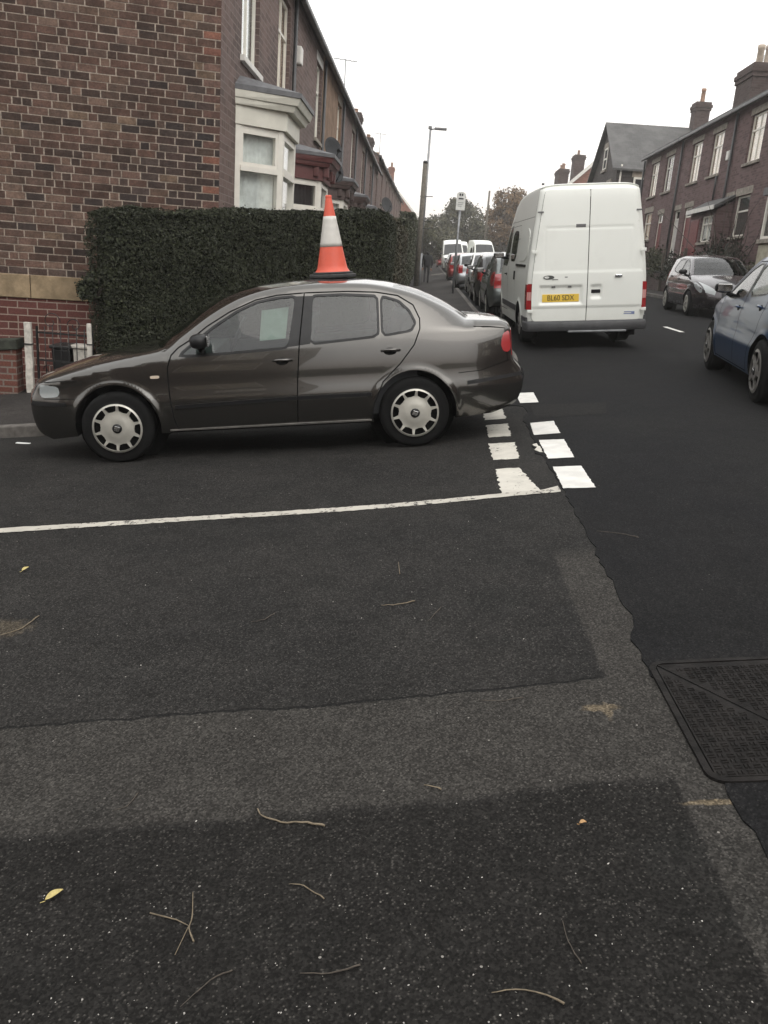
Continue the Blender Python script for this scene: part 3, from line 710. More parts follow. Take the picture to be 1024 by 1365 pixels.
def build_car(sp, mw, detail=2):
    """detail 2: near, with cabin; 1: simplified for cars further off"""
    B = Body(sp); root = empty(sp['name'], mw=mw); step = B.step*(1 if detail == 2 else 2.4)
    body = sp['paint']
    # ---- rim and side outline
    nsub = 9 if detail == 2 else 3
    R = [i/nsub for i in range((B.n-1)*nsub)]+[B.n-1.0001]
    rim = [B.rimp(r)[:2] for r in R]
    bottom = []; zs = B.sill
    for (ua, za, ra) in sorted(B.arch, reverse=True):
        dz = (zs-za)/ra; a0 = math.asin(max(-1, min(1, dz))); na = 44 if detail == 2 else 9
        for k in range(na+1):
            a = a0+(math.pi-2*a0)*k/na; bottom.append((ua+ra*math.cos(a), za+ra*math.sin(a)))
    outline = rim+bottom
    groups = {}
    regs = []
    for nm, poly, mt in sp.get('windows', []): regs.append(('seal', expand(poly, .020), 'black_plastic', None)); 
    blk = [('pillar_trim', p, 'black_plastic', None) for p in sp.get('black', [])]
    doors = sp.get('doors', [])
    polys = [p for _, p, _ in sp.get('windows', [])]+[r[1] for r in regs]+[b[1] for b in blk]
    if detail == 2: polys += [d for _, d in doors]
    extra = []
    if detail == 2:
        for (ua, za, ra) in B.arch:
            for dr in (.010, .022, .036, .052, .075):
                k = int(math.pi*(ra+dr)/.03)
                for i in range(k+1):
                    a = math.pi*i/k; p_ = (ua+(ra+dr)*math.cos(a), za+(ra+dr)*math.sin(a)); extra.append(p_)
        RP = [np.array(p) for p in rim]
        for i in range(1, len(RP)-1):
            d = RP[i+1]-RP[i-1]; d /= np.linalg.norm(d)+1e-9; nn_ = np.array([d[1], -d[0]])
            for q in (.009, .020, .034): extra.append(tuple(RP[i]+nn_*q))
    vs, fs = cdt(outline, polys, step, extra)
    RF = [i/40 for i in range((B.n-1)*40)]+[B.n-1.0001]; RA = np.array([B.rimp(r)[:2] for r in RF]); fil = sp.get('fillet', .045)
    for f, c in fs:
        nm = ('body', body)
        hit = False
        for wn, poly, mt in sp.get('windows', []):
            if pip(c, poly): nm = (wn, mt); hit = True
        if not hit:
            for b in blk+regs:
                if pip(c, b[1]): nm = ('window_trim', b[2]); hit = True; break
        if not hit and detail == 2:
            for dn, dp in doors:
                if pip(c, dp): nm = (dn, body); break
        groups.setdefault(nm, []).append(f)
    rimkey = {(round(u, 4), round(z, 4)): r for (u, z), r in zip(rim, R)}
    for sg in (1, -1):
        V = [B.side(u, z, 0, sg) for u, z in vs]; N = []
        for u, z in vs:
            n = B.sn(u, z); dd = ((RA-(u, z))**2).sum(1); k_ = int(dd.argmin()); q_ = math.sqrt(dd[k_])
            if q_ < fil:
                w_ = .5*(1-q_/fil)**1.2; n = (n*(1-w_)+B.on(RF[k_], 1.0)*w_).normalized()
            N.append(Vector((n.x, n.y*sg, n.z)))
        for (nm, mt), F in groups.items():
            FF = [f[::-1] if sg < 0 else f for f in F]
            if sg > 0 or True:
                if nm == 'body': continue
            nn = N
            o = mesh_obj(nm, V, FF, N, mt, root)
            if nm == 'side_window':
                for v in o.data.vertices: v.co.y -= sg*.006
            if nm in ('front_door', 'rear_door', 'door'):
                sp.setdefault('_doors', []).append((nm, sg, o))
        key = [k for k in groups if k[0] == 'body'][0]
        if sg > 0: BV = list(V); BF = list(groups[key]); BN = list(N)
        else:
            o_ = len(BV); BV += V; BN += N; BF += [tuple(i+o_ for i in f)[::-1] for f in groups[key]]
    # ---- the skin over the top from front valance to rear valance
    ns = 26 if detail == 2 else 10
    S = [math.sin(math.pi/2*(2*i/ns-1)) for i in range(ns+1)]
    S = [(-1 if s < 0 else 1)*abs(s)**.8 for s in S]
    for g in sp.get('sgrid', []):
        S = sorted(set(S+[g, -g]))
    ns = len(S)-1
    OV = [B.over(r, q) for r in R for q in S]
    ON = []
    for r in R:
        u, z = B.rimp(r)[:2]; a = B.sn(u, z)
        for q in S:
            n = B.on(r, q)
            if abs(q) > .86: w_ = .5*((abs(q)-.86)/.14)**1.3; n = (n*(1-w_)+Vector((a.x, a.y*(1 if q > 0 else -1), a.z))*w_).normalized()
            ON.append(n)
    og = {}
    for i in range(len(R)-1):
        rm = (R[i]+R[i+1])/2; tg = B.rim[int(rm)][4]
        for j in range(ns):
            qm = (S[j]+S[j+1])/2; f = (i*(ns+1)+j, i*(ns+1)+j+1, (i+1)*(ns+1)+j+1, (i+1)*(ns+1)+j)
            a, b, c = (OV[k] for k in f[:3]); nn = (b-a).cross(c-a)
            if nn.dot(ON[f[0]]) < 0: f = f[::-1]
            k = ('body', body)
            if tg in sp['skin']:
                lim, nm, mt = sp['skin'][tg]
                if abs(qm) < lim: k = (nm, mt)
            og.setdefault(k, []).append(f)
    for k, F in og.items():
        if k == ('body', body):
            o_ = len(BV); BV += OV; BN += ON; BF += [tuple(i+o_ for i in f) for f in F]
        else: mesh_obj(k[0], OV, F, ON, k[1], root)
    mesh_obj('body', BV, BF, BN, body, root)
    # ---- underbody and wheel wells
    bp = [rim[-1]]+bottom+[rim[0]]; m = MB(); V = []
    for u, z in bp: y = B.Y(u, z)-.004; V += [(-u, y, z), (-u, -y, z)]
    m.add(V, [(2*i, 2*i+1, 2*i+3, 2*i+2) for i in range(len(bp)-1)], False)
    for (ua, za, ra) in B.arch:
        for sg in (1, -1):
            yi = sg*(B.Wm-.27); k = 20; m.add([(-ua+(ra+.03)*math.cos(2*math.pi*i/k), yi, za+(ra+.03)*math.sin(2*math.pi*i/k)) for i in range(k)], [tuple(range(k))])
    m.build('underbody', 'rough_black', root, uv=False)
    # ---- helper patches
    def pside(poly, off, name, mat, par=root, sgs=(1, -1), st=None):
        v2, f2 = cdt(poly, [], st or max(step, .03))
        for sg in sgs:
            V = [B.side(u, z, off, sg) for u, z in v2]; N = [Vector((n.x, n.y*sg, n.z)) for n in (B.sn(u, z) for u, z in v2)]
            F = [f[::-1] if sg < 0 else f for f, c in f2]
            k = len(v2); E_ = len(poly)
            V2 = V+[B.side(u, z, -.004, sg) for u, z in poly]
            # rim wall
            idx = {}
            o = mesh_obj(name, V, F, N, mat, par)
            a = [B.side(u, z, off, sg) for u, z in poly]; b = [B.side(u, z, -.006, sg) for u, z in poly]; n = len(poly)
            mm = MB(); mm.add(a+b, [(i, (i+1) % n, n+(i+1) % n, n+i) for i in range(n)])
            me = bpy.data.meshes.new('x'); me.from_pydata(mm.v, [], mm.f)
            bm = bmesh.new(); bm.from_mesh(o.data); bm.from_mesh(me); bm.to_mesh(o.data); bm.free(); bpy.data.meshes.remove(me)
        return o
    def pover(poly, off, name, mat, mirror=True, st=None, par=root):
        out = []
        for sg in ((1, -1) if mirror else (1,)):
            v2, f2 = cdt(poly, [], st or .12)
            P = [B.over(r, q*sg)+B.on(r, q*sg)*off for r, q in v2]; N = [B.on(r, q*sg) for r, q in v2]; F = []
            for f, c in f2:
                a, b, cc = (P[i] for i in f[:3]); F.append(f if (b-a).cross(cc-a).dot(N[f[0]]) > 0 else f[::-1])
            o = mesh_obj(name, P, F, N, mat, par); n = len(poly)
            a = [B.over(r, q*sg)+B.on(r, q*sg)*off for r, q in poly]; b = [B.over(r, q*sg)-B.on(r, q*sg)*.006 for r, q in poly]
            me = bpy.data.meshes.new('x'); me.from_pydata(a+b, [], [(i, (i+1) % n, n+(i+1) % n, n+i) for i in range(n)])
            bm = bmesh.new(); bm.from_mesh(o.data); bm.from_mesh(me); bm.to_mesh(o.data); bm.free(); bpy.data.meshes.remove(me); out.append(o)
        return out
    def seam(path, wdt, name, mat='rough_black', off=.0012, sgs=(1, -1)):
        pts = []
        for i in range(len(path)-1):
            a = Vector(path[i]); b = Vector(path[i+1]); k = max(1, int((b-a).length/.03)); pts += [a+(b-a)*(j/k) for j in range(k)]
        pts.append(Vector(path[-1]))
        for sg in sgs:
            V = []; m = MB()
            for i, p in enumerate(pts):
                d = (pts[min(i+1, len(pts)-1)]-pts[max(i-1, 0)]).normalized(); n = Vector((-d.y, d.x))*wdt/2
                V += [B.side(p.x+n.x, p.y+n.y, off, sg), B.side(p.x-n.x, p.y-n.y, off, sg)]
            m.add(V, [(2*i, 2*i+1, 2*i+3, 2*i+2) for i in range(len(pts)-1)], True); m.build(name, mat, root, uv=False)
    if detail == 2:
        for dn, dp in doors:
            q = [p for p in dp]; seam(q+[q[0]], .010, 'door_seam')
        for path in sp.get('seams', []): seam(path, .006, 'panel_seam')
        for o in list(sp.get('overseams', [])): pover(o, .001, 'panel_seam', 'rough_black', st=.3)
    for (poly, off, nm, mt) in sp.get('sidepatch', []): pside(poly, off, nm, mt)
    for (poly, off, nm, mt, mir) in sp.get('overpatch', []): pover(poly, off, nm, mt, mir)
    # handles
    if detail == 2:
        doorset = sp.get('_doors', [])
        for i, (u, z) in enumerate(sp.get('handles', [])):
            for sg in (1, -1):
                par = root
                for dn, s_, o in doorset:
                    if s_ == sg and dn == doors[i][0]: par = o
                v = [(u+.055*math.cos(t)*1.0, z-.004+.03*math.sin(t)) for t in [2*math.pi*k/20 for k in range(20)]]
                pside(v, .0015, 'handle_recess', 'rough_black', par, (sg,), .03)
                m = MB(); P = [B.side(u-.075, z+.002, .012, sg), B.side(u-.04, z+.004, .03, sg), B.side(u+.04, z+.004, .032, sg), B.side(u+.085, z+.002, .012, sg)]
                m.tube(P, [.009, .013, .013, .010], 8); m.build('door_handle', sp.get('handlemat', body), par, uv=False)
    # mirrors
    if 'mirror' in sp:
        u, z = sp['mirror']
        for sg in (1, -1):
            m = MB(); c = B.side(u, z, .13, sg); k = 12; vs_ = []
            for i in range(9):
                a = math.pi*(i/8); x = math.cos(a)*.075; rr = math.sin(a)**.6
                for j in range(k):
                    t = 2*math.pi*j/k; vs_.append((c.x+x, c.y+.105*rr*math.copysign(abs(math.cos(t))**.7, math.cos(t)), c.z+.062*rr*math.copysign(abs(math.sin(t))**.7, math.sin(t))))
            m.add(vs_, [(i*k+j, i*k+(j+1) % k, (i+1)*k+(j+1) % k, (i+1)*k+j) for i in range(8) for j in range(k)], True)
            m.tube([B.side(u, z-.035, -.01, sg), B.side(u, z-.03, .07, sg)], .028, 8)
            mo = m.build('door_mirror', sp.get('mirrormat', 'black_plastic'), root, uv=False)
            m = MB(); m.obox((c.x-.072, c.y, c.z), (0.004, 0, 0), (0, .08, 0), (0, 0, .045)); m.build('mirror_glass', 'chrome', mo, bevel=.004)
    # plates
    for (side, r, txt, mt, zz, xx) in sp.get('plates', []):
        c = B.over(r, 0); c += Vector((xx, 0, 0)); c.z = zz; sgx = 1 if side == 'front' else -1
        m = MB(); m.box(c.x-.004, c.x+.004, c.y-.26, c.y+.26, c.z-.055, c.z+.055); pl = m.build('number_plate', mt, root, bevel=.003)
        if detail == 2 and txt:
            Rm = Matrix(((0, 0, sgx, c.x+sgx*.0048), (sgx, 0, 0, c.y), (0, 1, 0, c.z), (0, 0, 0, 1))); add_text('plate_characters', txt, .095, 'ink_black', pl, Rm, .82)
    # wheels
    Rt, Rr, wd, yo = sp['tyre']
    for i, (ua, za, ra) in enumerate(sp['arch']):
        for sg in (1, -1): wheel(root, 'wheel', (-ua, sg*(B.Wm-yo), Rt), sg, Rt, Rr, wd, sp['wheelstyle'], sp.get('wheelmat', 'silver_wheel'), 40 if detail == 2 else 18)
    # cabin
    cb = sp.get('cabin')
    if cb:
        u0, u1, u2, zf, zb2 = cb; W_ = B.Wm*.80
        m = MB(); m.box(-u2-.25, -u0+.35, -W_, W_, zf, zf+.03); m.box(-u0-.08, -u0+.3, -W_, W_, zf+.25, zb2-.06)
        m.box(-u2-.42, -u2-.2, -W_*.85, W_*.85, zf, zb2-.02); m.build('cabin_floor_and_dash', 'cabin_trim', root, uv=False); m = MB()
        for sg in (1, -1): m = MB(); yy = sg*(B.Wm-.085); m.quad((-u0-.1, yy, zf), (-u2-.3, yy, zf), (-u2-.3, yy, zb2-.04), (-u0-.1, yy, zb2-.09)); m.build('door_lining', 'cabin_trim', root, uv=False)
        for sg in (1, -1):
            for (uu, wd_, nm) in ((u1, .23, 'front_seat'),):
                m = MB(); m.obox((-uu+.12, sg*.36, zf+.28), (.25, 0, .03), (0, wd_, 0), (0, 0, .08)); m.obox((-uu-.18, sg*.36, zf+.55), (.05, 0, 0), (0, wd_, 0), (-.11, 0, .32))
                m.obox((-uu-.30, sg*.36, zf+.97), (.04, 0, .01), (0, .13, 0), (-.02, 0, .085)); m.build(nm, 'seat_fabric', root, bevel=.04, uv=False, segs=3)
        m = MB(); m.obox((-u2+.1, 0, zf+.26), (.25, 0, .03), (0, W_*.88, 0), (0, 0, .08)); m.obox((-u2-.18, 0, zf+.5), (.06, 0, 0), (0, W_*.88, 0), (-.12, 0, .30))
        for sg in (1, -1): m.obox((-u2-.31, sg*.36, zf+.88), (.035, 0, .01), (0, .12, 0), (-.02, 0, .07))
        m.build('rear_seat', 'seat_fabric', root, bevel=.04, uv=False, segs=3)
        m = MB(); c = Vector((-u0-.2, -.36, zf+.62)); P = []
        for k in range(21): t = 2*math.pi*k/20; P.append(c+Vector((.08*math.sin(t)*-1, .185*math.cos(t), .165*math.sin(t))))
        m.tube(P, .014, 6, cap=False); m.obox(c, (.01, 0, 0), (0, .17, 0), (0, 0, .03)); m.build('steering_wheel', 'cabin_trim', root, uv=False)
    for k in [k for k in sp if k.startswith('_')]: sp.pop(k)
    return root, B

SEDAN = dict(name='parked_saloon_car', W=.868, paint='bronze_grey_paint', center=(1.4, .7), sill=.235, step=.032,
  rim=[(-.60,.20,-.10,0,'fb',2.2),(-.705,.255,-.12,0,'fb',2.2),(-.742,.34,-.13,0,'fb',2.2),(-.75,.46,-.13,0,'fb',2.2),(-.735,.545,-.13,0,'fg',2.2),(-.70,.61,-.13,0,'fg',2.2),(-.63,.69,-.12,.01,'bon',2.4),
       (-.45,.752,-.06,.03,'bon',2.4),(-.18,.812,-.02,.045,'bon',2.4),(.16,.872,-.05,.04,'bon',2.4),(.44,.925,-.15,.01,'ws',2.3),(.60,1.02,-.15,.02,'ws',2.3),(.83,1.165,-.14,.035,'ws',2.3),(1.06,1.282,-.12,.04,'ws',2.3),
       (1.29,1.348,-.09,.04,'rf',2.4),(1.50,1.376,-.02,.04,'rf',2.4),(1.80,1.386,0,.04,'rf',2.4),(2.14,1.370,.04,.04,'rf',2.4),(2.37,1.328,.06,.035,'rw',2.3),(2.58,1.262,.09,.03,'rw',2.3),(2.80,1.158,.10,.02,'rw',2.3),
       (2.99,1.045,.09,.012,'bt',2.4),(3.14,1.036,.05,.014,'bt',2.4),(3.31,1.022,.05,.012,'bt',2.6),(3.372,.975,.07,0,'rr',2.6),(3.375,.80,.08,0,'rr',2.6),(3.39,.70,.09,0,'rr',2.6),(3.455,.605,.10,0,'rb',2.6),(3.485,.53,.10,0,'rb',2.6),
       (3.462,.41,.10,0,'rb',2.6),(3.40,.32,.08,0,'rb',2.6),(3.20,.25,.05,0,'rb',2.6)],
  belt=[(-.8,.64),(-.18,.775),(.45,.86),(1.26,.885),(2.4,.965),(2.9,.985),(3.4,.985)],
  yr=[(.44,.735),(.83,.66),(1.3,.575),(1.8,.555),(2.4,.57),(2.88,.635),(3.06,.655)],
  arch=[(0,.30,.362),(2.513,.30,.362)], nose=(.25,-.75,.27,2.6), tail=(2.55,3.485,.17,2.3), sharp=(21, 23, 28),
  skin={'ws': (.90, 'windscreen', 'car_glass'), 'rw': (.86, 'rear_window', 'car_glass')}, sgrid=[.9, .86],
  windows=[('side_window', smooth_poly([(.575,.872),(.70,.965),(.87,1.083),(1.07,1.196),(1.23,1.258),(1.40,1.285),(1.552,1.292),(1.468,.905),(1.2,.893)], 2, .10), 'car_glass'),
           ('side_window', smooth_poly([(1.70,1.290),(1.95,1.290),(2.235,1.268),(2.222,.962),(1.66,.925)], 2, .07), 'car_glass'),
           ('side_window', smooth_poly([(2.285,1.262),(2.42,1.218),(2.50,1.14),(2.54,1.05),(2.505,.995),(2.272,.966)], 2, .10), 'car_glass')],
  black=[[(1.552,1.30),(1.70,1.298),(1.655,.918),(1.462,.90)]],
  doors=[('front_door', [(.56,.935),(.50,.88),(.462,.78),(.458,.60),(.475,.36),(.50,.262),(1.508,.262),(1.53,.62),(1.563,.917),(1.63,1.325),(1.40,1.315),(1.22,1.285),(1.0,1.20),(.80,1.09),(.66,.99)]),
         ('rear_door', [(1.508,.262),(2.14,.262),(2.165,.40),(2.25,.58),(2.40,.72),(2.53,.875),(2.585,1.0),(2.59,1.08),(2.545,1.19),(2.42,1.27),(2.24,1.305),(2.0,1.322),(1.63,1.325),(1.563,.917),(1.53,.62)])],
  seams=[[(-.60,.69),(-.46,.70),(-.30,.705)], [(-.62,.555),(-.45,.555),(-.33,.555)], [(3.05,.995),(3.2,.985),(3.33,.965)], [(2.90,.62),(3.1,.63),(3.36,.70)], [(3.33,.96),(3.33,.80),(3.345,.70)]],
  handles=[(1.412,.792),(2.322,.832)], mirror=(.76,.93),
  sidepatch=[(smooth_poly([(-.655,.60),(-.64,.665),(-.60,.67),(-.475,.655),(-.465,.60),(-.49,.57),(-.63,.562)], 1), .004, 'headlight', 'clear_lens'),
             ([(.50,.472),(1.515,.498),(1.515,.468),(.50,.442)], .016, 'rubbing_strip', 'black_plastic'), ([(1.522,.498),(2.15,.498),(2.15,.466),(1.522,.468)], .016, 'rubbing_strip', 'black_plastic'),
             ([(.43,.264),(2.14,.264),(2.14,.254),(.43,.254)], .010, 'sill_trim', 'dirty_alloy'), ([(-.73,.535),(-.42,.522),(-.42,.492),(-.745,.50)], .009, 'bumper_strip', 'black_plastic'), ([(2.975,.550),(3.46,.590),(3.475,.560),(2.975,.518)], .009, 'bumper_strip', 'black_plastic'),  # the thin sill strip paints in the highlight along the door bottoms
             (smooth_poly([(.315,.722),(.39,.722),(.39,.698),(.315,.698)], 2), .006, 'side_repeater', 'amber_lens'),
             (smooth_poly([(3.290,.87),(3.312,.925),(3.366,.945),(3.372,.79),(3.345,.765),(3.305,.775),(3.285,.82)], 1), .006, 'tail_light', 'red_lens')],
  overpatch=[([(4.3,.62),(5.8,.55),(5.8,.985),(4.3,.985)], .006, 'headlight', 'clear_lens', True), ([(4.2,-.45),(5.5,-.42),(5.5,.42),(4.2,.45)], .004, 'grille', 'black_plastic', False),
             ([(24.2,.66),(25.6,.66),(25.6,.985),(24.2,.985)], .006, 'tail_light', 'red_lens', True), ([(27.3,-.95),(27.9,-.95),(27.9,.95),(27.3,.95)], .006, 'bumper_strip', 'black_plastic', False)],
  plates=[], tyre=(.302,.213,.19,.012), wheelstyle=(10,.64,.905,4.5), cabin=(.75,1.42,2.25,.30,.93))
# sedan: left flank towards the camera, pointing down the side street
rw_c = Vector((.0619, 7.0972)); fw_c = Vector((-2.4461, 6.7832)); fdir = (fw_c-rw_c).normalized(); lnear = Vector((-fdir.y, fdir.x))
if lnear.y > 0: lnear = -lnear
fa = fw_c-lnear*.856
F3 = Vector((-0.98625194, -0.12346111, -0.10983838)); U3 = Vector((-0.10764277, -0.02433613, 0.99389174)); L3 = U3.cross(F3)
Ms = Matrix((F3, L3, U3)).transposed().to_4x4(); Ms.translation = Vector((-2.4461, 6.7832, -.0890))-L3*.856
sedan, SB = build_car(SEDAN, Ms)
m = MB(); m.add([(-1.23, .715, .955), (-1.45, .715, .965), (-1.49, .585, 1.215), (-1.26, .585, 1.195), (-1.23, .71, .955), (-1.45, .71, .965), (-1.49, .58, 1.215), (-1.26, .58, 1.195)], [(0, 1, 2, 3)[::-1], (4, 5, 6, 7), (0, 1, 5, 4), (1, 2, 6, 5), (2, 3, 7, 6), (3, 0, 4, 7)]); m.build('window_reflection', 'reflection_green', sedan, uv=False)  # pale panel standing in for a reflection in the front side window
tag(sedan, 'dark bronze-grey four-door saloon parked across the side street with a traffic cone on its roof', 'car')
# cone on its roof
def make_cone():
    top = SB.over(16.3, 0)
    Mc = Ms @ Matrix.Translation((-1.888, -.02, top.z+.002)) @ Matrix.Rotation(.3, 4, 'Z')
    e = empty('traffic_cone', mw=Mc @ Matrix.Diagonal((.97, .97, .945, 1)), label='orange and white traffic cone standing on the roof of the bronze saloon car', cat='traffic cone')
    m = MB(); b = []
    for k in range(8): t = math.radians(22.5+45*k); r = .222 if True else 0; b.append((r*math.cos(t), r*math.sin(t)))
    m.prism(b, (0, 0, 0), (1, 0, 0), (0, 1, 0), (0, 0, 1), .035); m.prism([(x*.86, y*.86) for x, y in b], (0, 0, .035), (1, 0, 0), (0, 1, 0), (0, 0, 1), .02)
    m.build('base', 'cone_base_black', e, bevel=.01)
    cr_ = lambda z: .150-(.150-.030)*((z-.05)/.66)**.92
    def ring(z0, z1, name, mat, off=0, extra=None):
        m = MB(); prof = [(cr_(z0+(z1-z0)*i/8)+off, z0+(z1-z0)*i/8) for i in range(9)]
        if extra: prof = extra(prof)
        m.lathe(prof, 'z', (0, 0, 0), 40); m.build(name, mat, e, uv=False)
    ring(.055, .30, 'cone_body', 'cone_orange', 0, lambda p: [(.163, .054), (.158, .062)]+p[1:])
    ring(.285, .56, 'reflective_sleeve', 'cone_sleeve', .0025, lambda p: [(p[0][0]-.004, p[0][1])]+p+[(p[-1][0]-.004, p[-1][1])])
    ring(.55, .72, 'cone_top', 'cone_orange', 0, lambda p: p+[(.028, .722), (.03, .73), (.028, .745), (.018, .748), (.016, .70)])
make_cone()
# ------------------------------------------------------------------ the white van
VTAB = [(.1, -.06), (.3, -.02), (.45, -.004), (.9, 0), (1.15, -.008), (1.3, -.025), (1.6, -.06), (2.6, -.2)]
VAN = dict(name='parked_van', W=.93, paint='van_white_paint', center=(1.8, 1.2), sill=.30, step=.06, fillet=.018, tab=VTAB, topz=1.1, flare=.02,
  rim=[(-.70,.25,-.10,0,'fb',2.4),(-.84,.32,-.12,0,'fb',2.4),(-.87,.50,-.13,0,'fb',2.4),(-.85,.72,-.13,0,'fg',2.4),(-.79,.98,-.13,0,'bon',2.4),(-.60,1.13,-.1,.02,'bon',2.4),(-.30,1.245,-.05,.04,'bon',2.4),(-.06,1.33,-.14,.02,'ws',2.6),
       (.25,1.70,-.12,.02,'ws',2.6),(.55,2.00,-.10,.03,'ws',3),(.74,2.14,-.08,.05,'rf',4),(1.15,2.345,-.03,.05,'rf',5),(1.7,2.45,0,.055,'rf',6),(2.6,2.49,0,.055,'rf',6),(3.90,2.49,.01,.055,'rf',7),(4.03,2.455,.03,.045,'rr',8),
       (4.072,2.36,.04,.01,'rr',9),(4.095,1.9,.045,0,'rr',10),(4.12,1.2,.045,0,'rr',10),(4.125,.80,.045,0,'rr',10),(4.125,.44,.045,0,'rb',10),(4.10,.34,.03,0,'rb',10)],
  belt=[(-.9,.9),(-.3,1.15),(0,1.24),(4.2,1.24)], yr=[(-.06,.87),(.25,.83),(.74,.775),(1.3,.75),(4.2,.745)],
  arch=[(0,.335,.38),(3.15,.335,.38)], nose=(.3,-.87,.2,2.4), tail=(3.9,4.13,.012,2.0),
  skin={'ws': (.9, 'windscreen', 'dark_car_glass'), 'fg': (.5, 'grille', 'black_plastic'), 'fb': (2, 'front_bumper', 'bumper_grey')}, sgrid=[.9],
  windows=[('side_window', smooth_poly([(.10,1.30),(.55,1.80),(.80,1.97),(1.15,2.0),(1.15,1.28)], 1), 'dark_car_glass')],
  doors=[('front_door', [(.02,1.26),(.05,.45),(1.22,.45),(1.22,2.08),(.85,2.05),(.60,1.92)])],
  seams=[[(1.25,2.06),(4.0,2.06)], [(1.7,1.72),(2.1,1.75),(3.9,1.74)], [(2.45,.42),(2.45,1.98)], [(1.28,.42),(1.28,1.98)], [(1.28,1.98),(2.45,1.98)], [(4.0,.6),(4.0,2.4)]],
  handles=[(1.02,1.12)], handlemat='black_plastic', mirror=(.25,1.45),
  sidepatch=[([(2.45,1.325),(3.75,1.325),(3.75,1.285),(2.45,1.285)], .012, 'sliding_door_rail', 'black_plastic'), (smooth_poly([(1.42,1.36),(1.42,1.9),(2.3,1.9),(2.3,1.36)], 2), .004, 'side_window', 'dark_car_glass'),
             (smooth_poly([(2.62,1.38),(2.62,1.9),(3.8,1.9),(3.8,1.38)], 2), .008, 'side_panel', 'van_white_paint'), ([(.42,.62),(2.76,.62),(2.76,.52),(.42,.52)], .012, 'rubbing_strip', 'bumper_grey'),
             ([(2.33,1.05),(2.40,1.05),(2.40,1.20),(2.33,1.20)], .02, 'door_handle', 'black_plastic'),
             ([(4.005,.625),(4.14,.625),(4.14,1.02),(4.035,1.02),(4.005,.9)], .012, 'tail_light', 'red_lens'), ([(3.60,.50),(4.14,.50),(4.14,.30),(3.63,.30)], .02, 'rear_bumper', 'bumper_grey')],
  overpatch=[([(3.1,.5),(4.2,.5),(4.2,.98),(3.1,.98)], .008, 'headlight', 'clear_lens', True)],
  plates=[], tyre=(.335,.20,.215,.03), wheelstyle=(8,.62,.84,16), wheelmat='dirty_alloy')
def yz2rq(B, y, z, ra, rb):
    lo, hi = ra, rb
    for _ in range(30):
        m = (lo+hi)/2
        if B.rimp(m)[1] > z: lo = m
        else: hi = m
    u, zz, bx, bz, pw = B.rimp(lo); return lo, y/B.Y(u, zz)
def rear_patch(B, poly, off, name, mat, par, disp=None, st=.05, ra=14.8, rb=20.9, wall=-.008):
    vs, fs = cdt(poly, [], st); P = []
    def pt(y, z, o):
        r, q = yz2rq(B, y, z, ra, rb); p = B.over(r, q); return p+B.on(r, q)*o
    P = [pt(y, z, off+(disp(y, z) if disp else 0)) for y, z in vs]
    F = [f[::-1] for f, c in fs]
    n = len(poly); a = [pt(y, z, off+(disp(y, z) if disp else 0)) for y, z in poly]; b = [pt(y, z, wall) for y, z in poly]
    m = MB(); m.add(P, F, True); m.add(a+b, [(i, (i+1) % n, n+(i+1) % n, n+i) if area(poly) < 0 else (i, n+i, n+(i+1) % n, (i+1) % n)[::-1] for i in range(n)], False)
    o = m.build(name, mat, par, uv=False); me = o.data
    bm = bmesh.new(); bm.from_mesh(me); bmesh.ops.recalc_face_normals(bm, faces=bm.faces); bm.to_mesh(me); bm.free(); return o
def rbox(x0, x1, y0, y1, r=.03, n=5):
    out = []
    for (cx_, cy_, a0) in ((x1-r, y0+r, -90), (x1-r, y1-r, 0), (x0+r, y1-r, 90), (x0+r, y0+r, 180)):
        for i in range(n+1): t = math.radians(a0+90*i/n); out.append((cx_+r*math.cos(t), cy_+r*math.sin(t)))
    return out
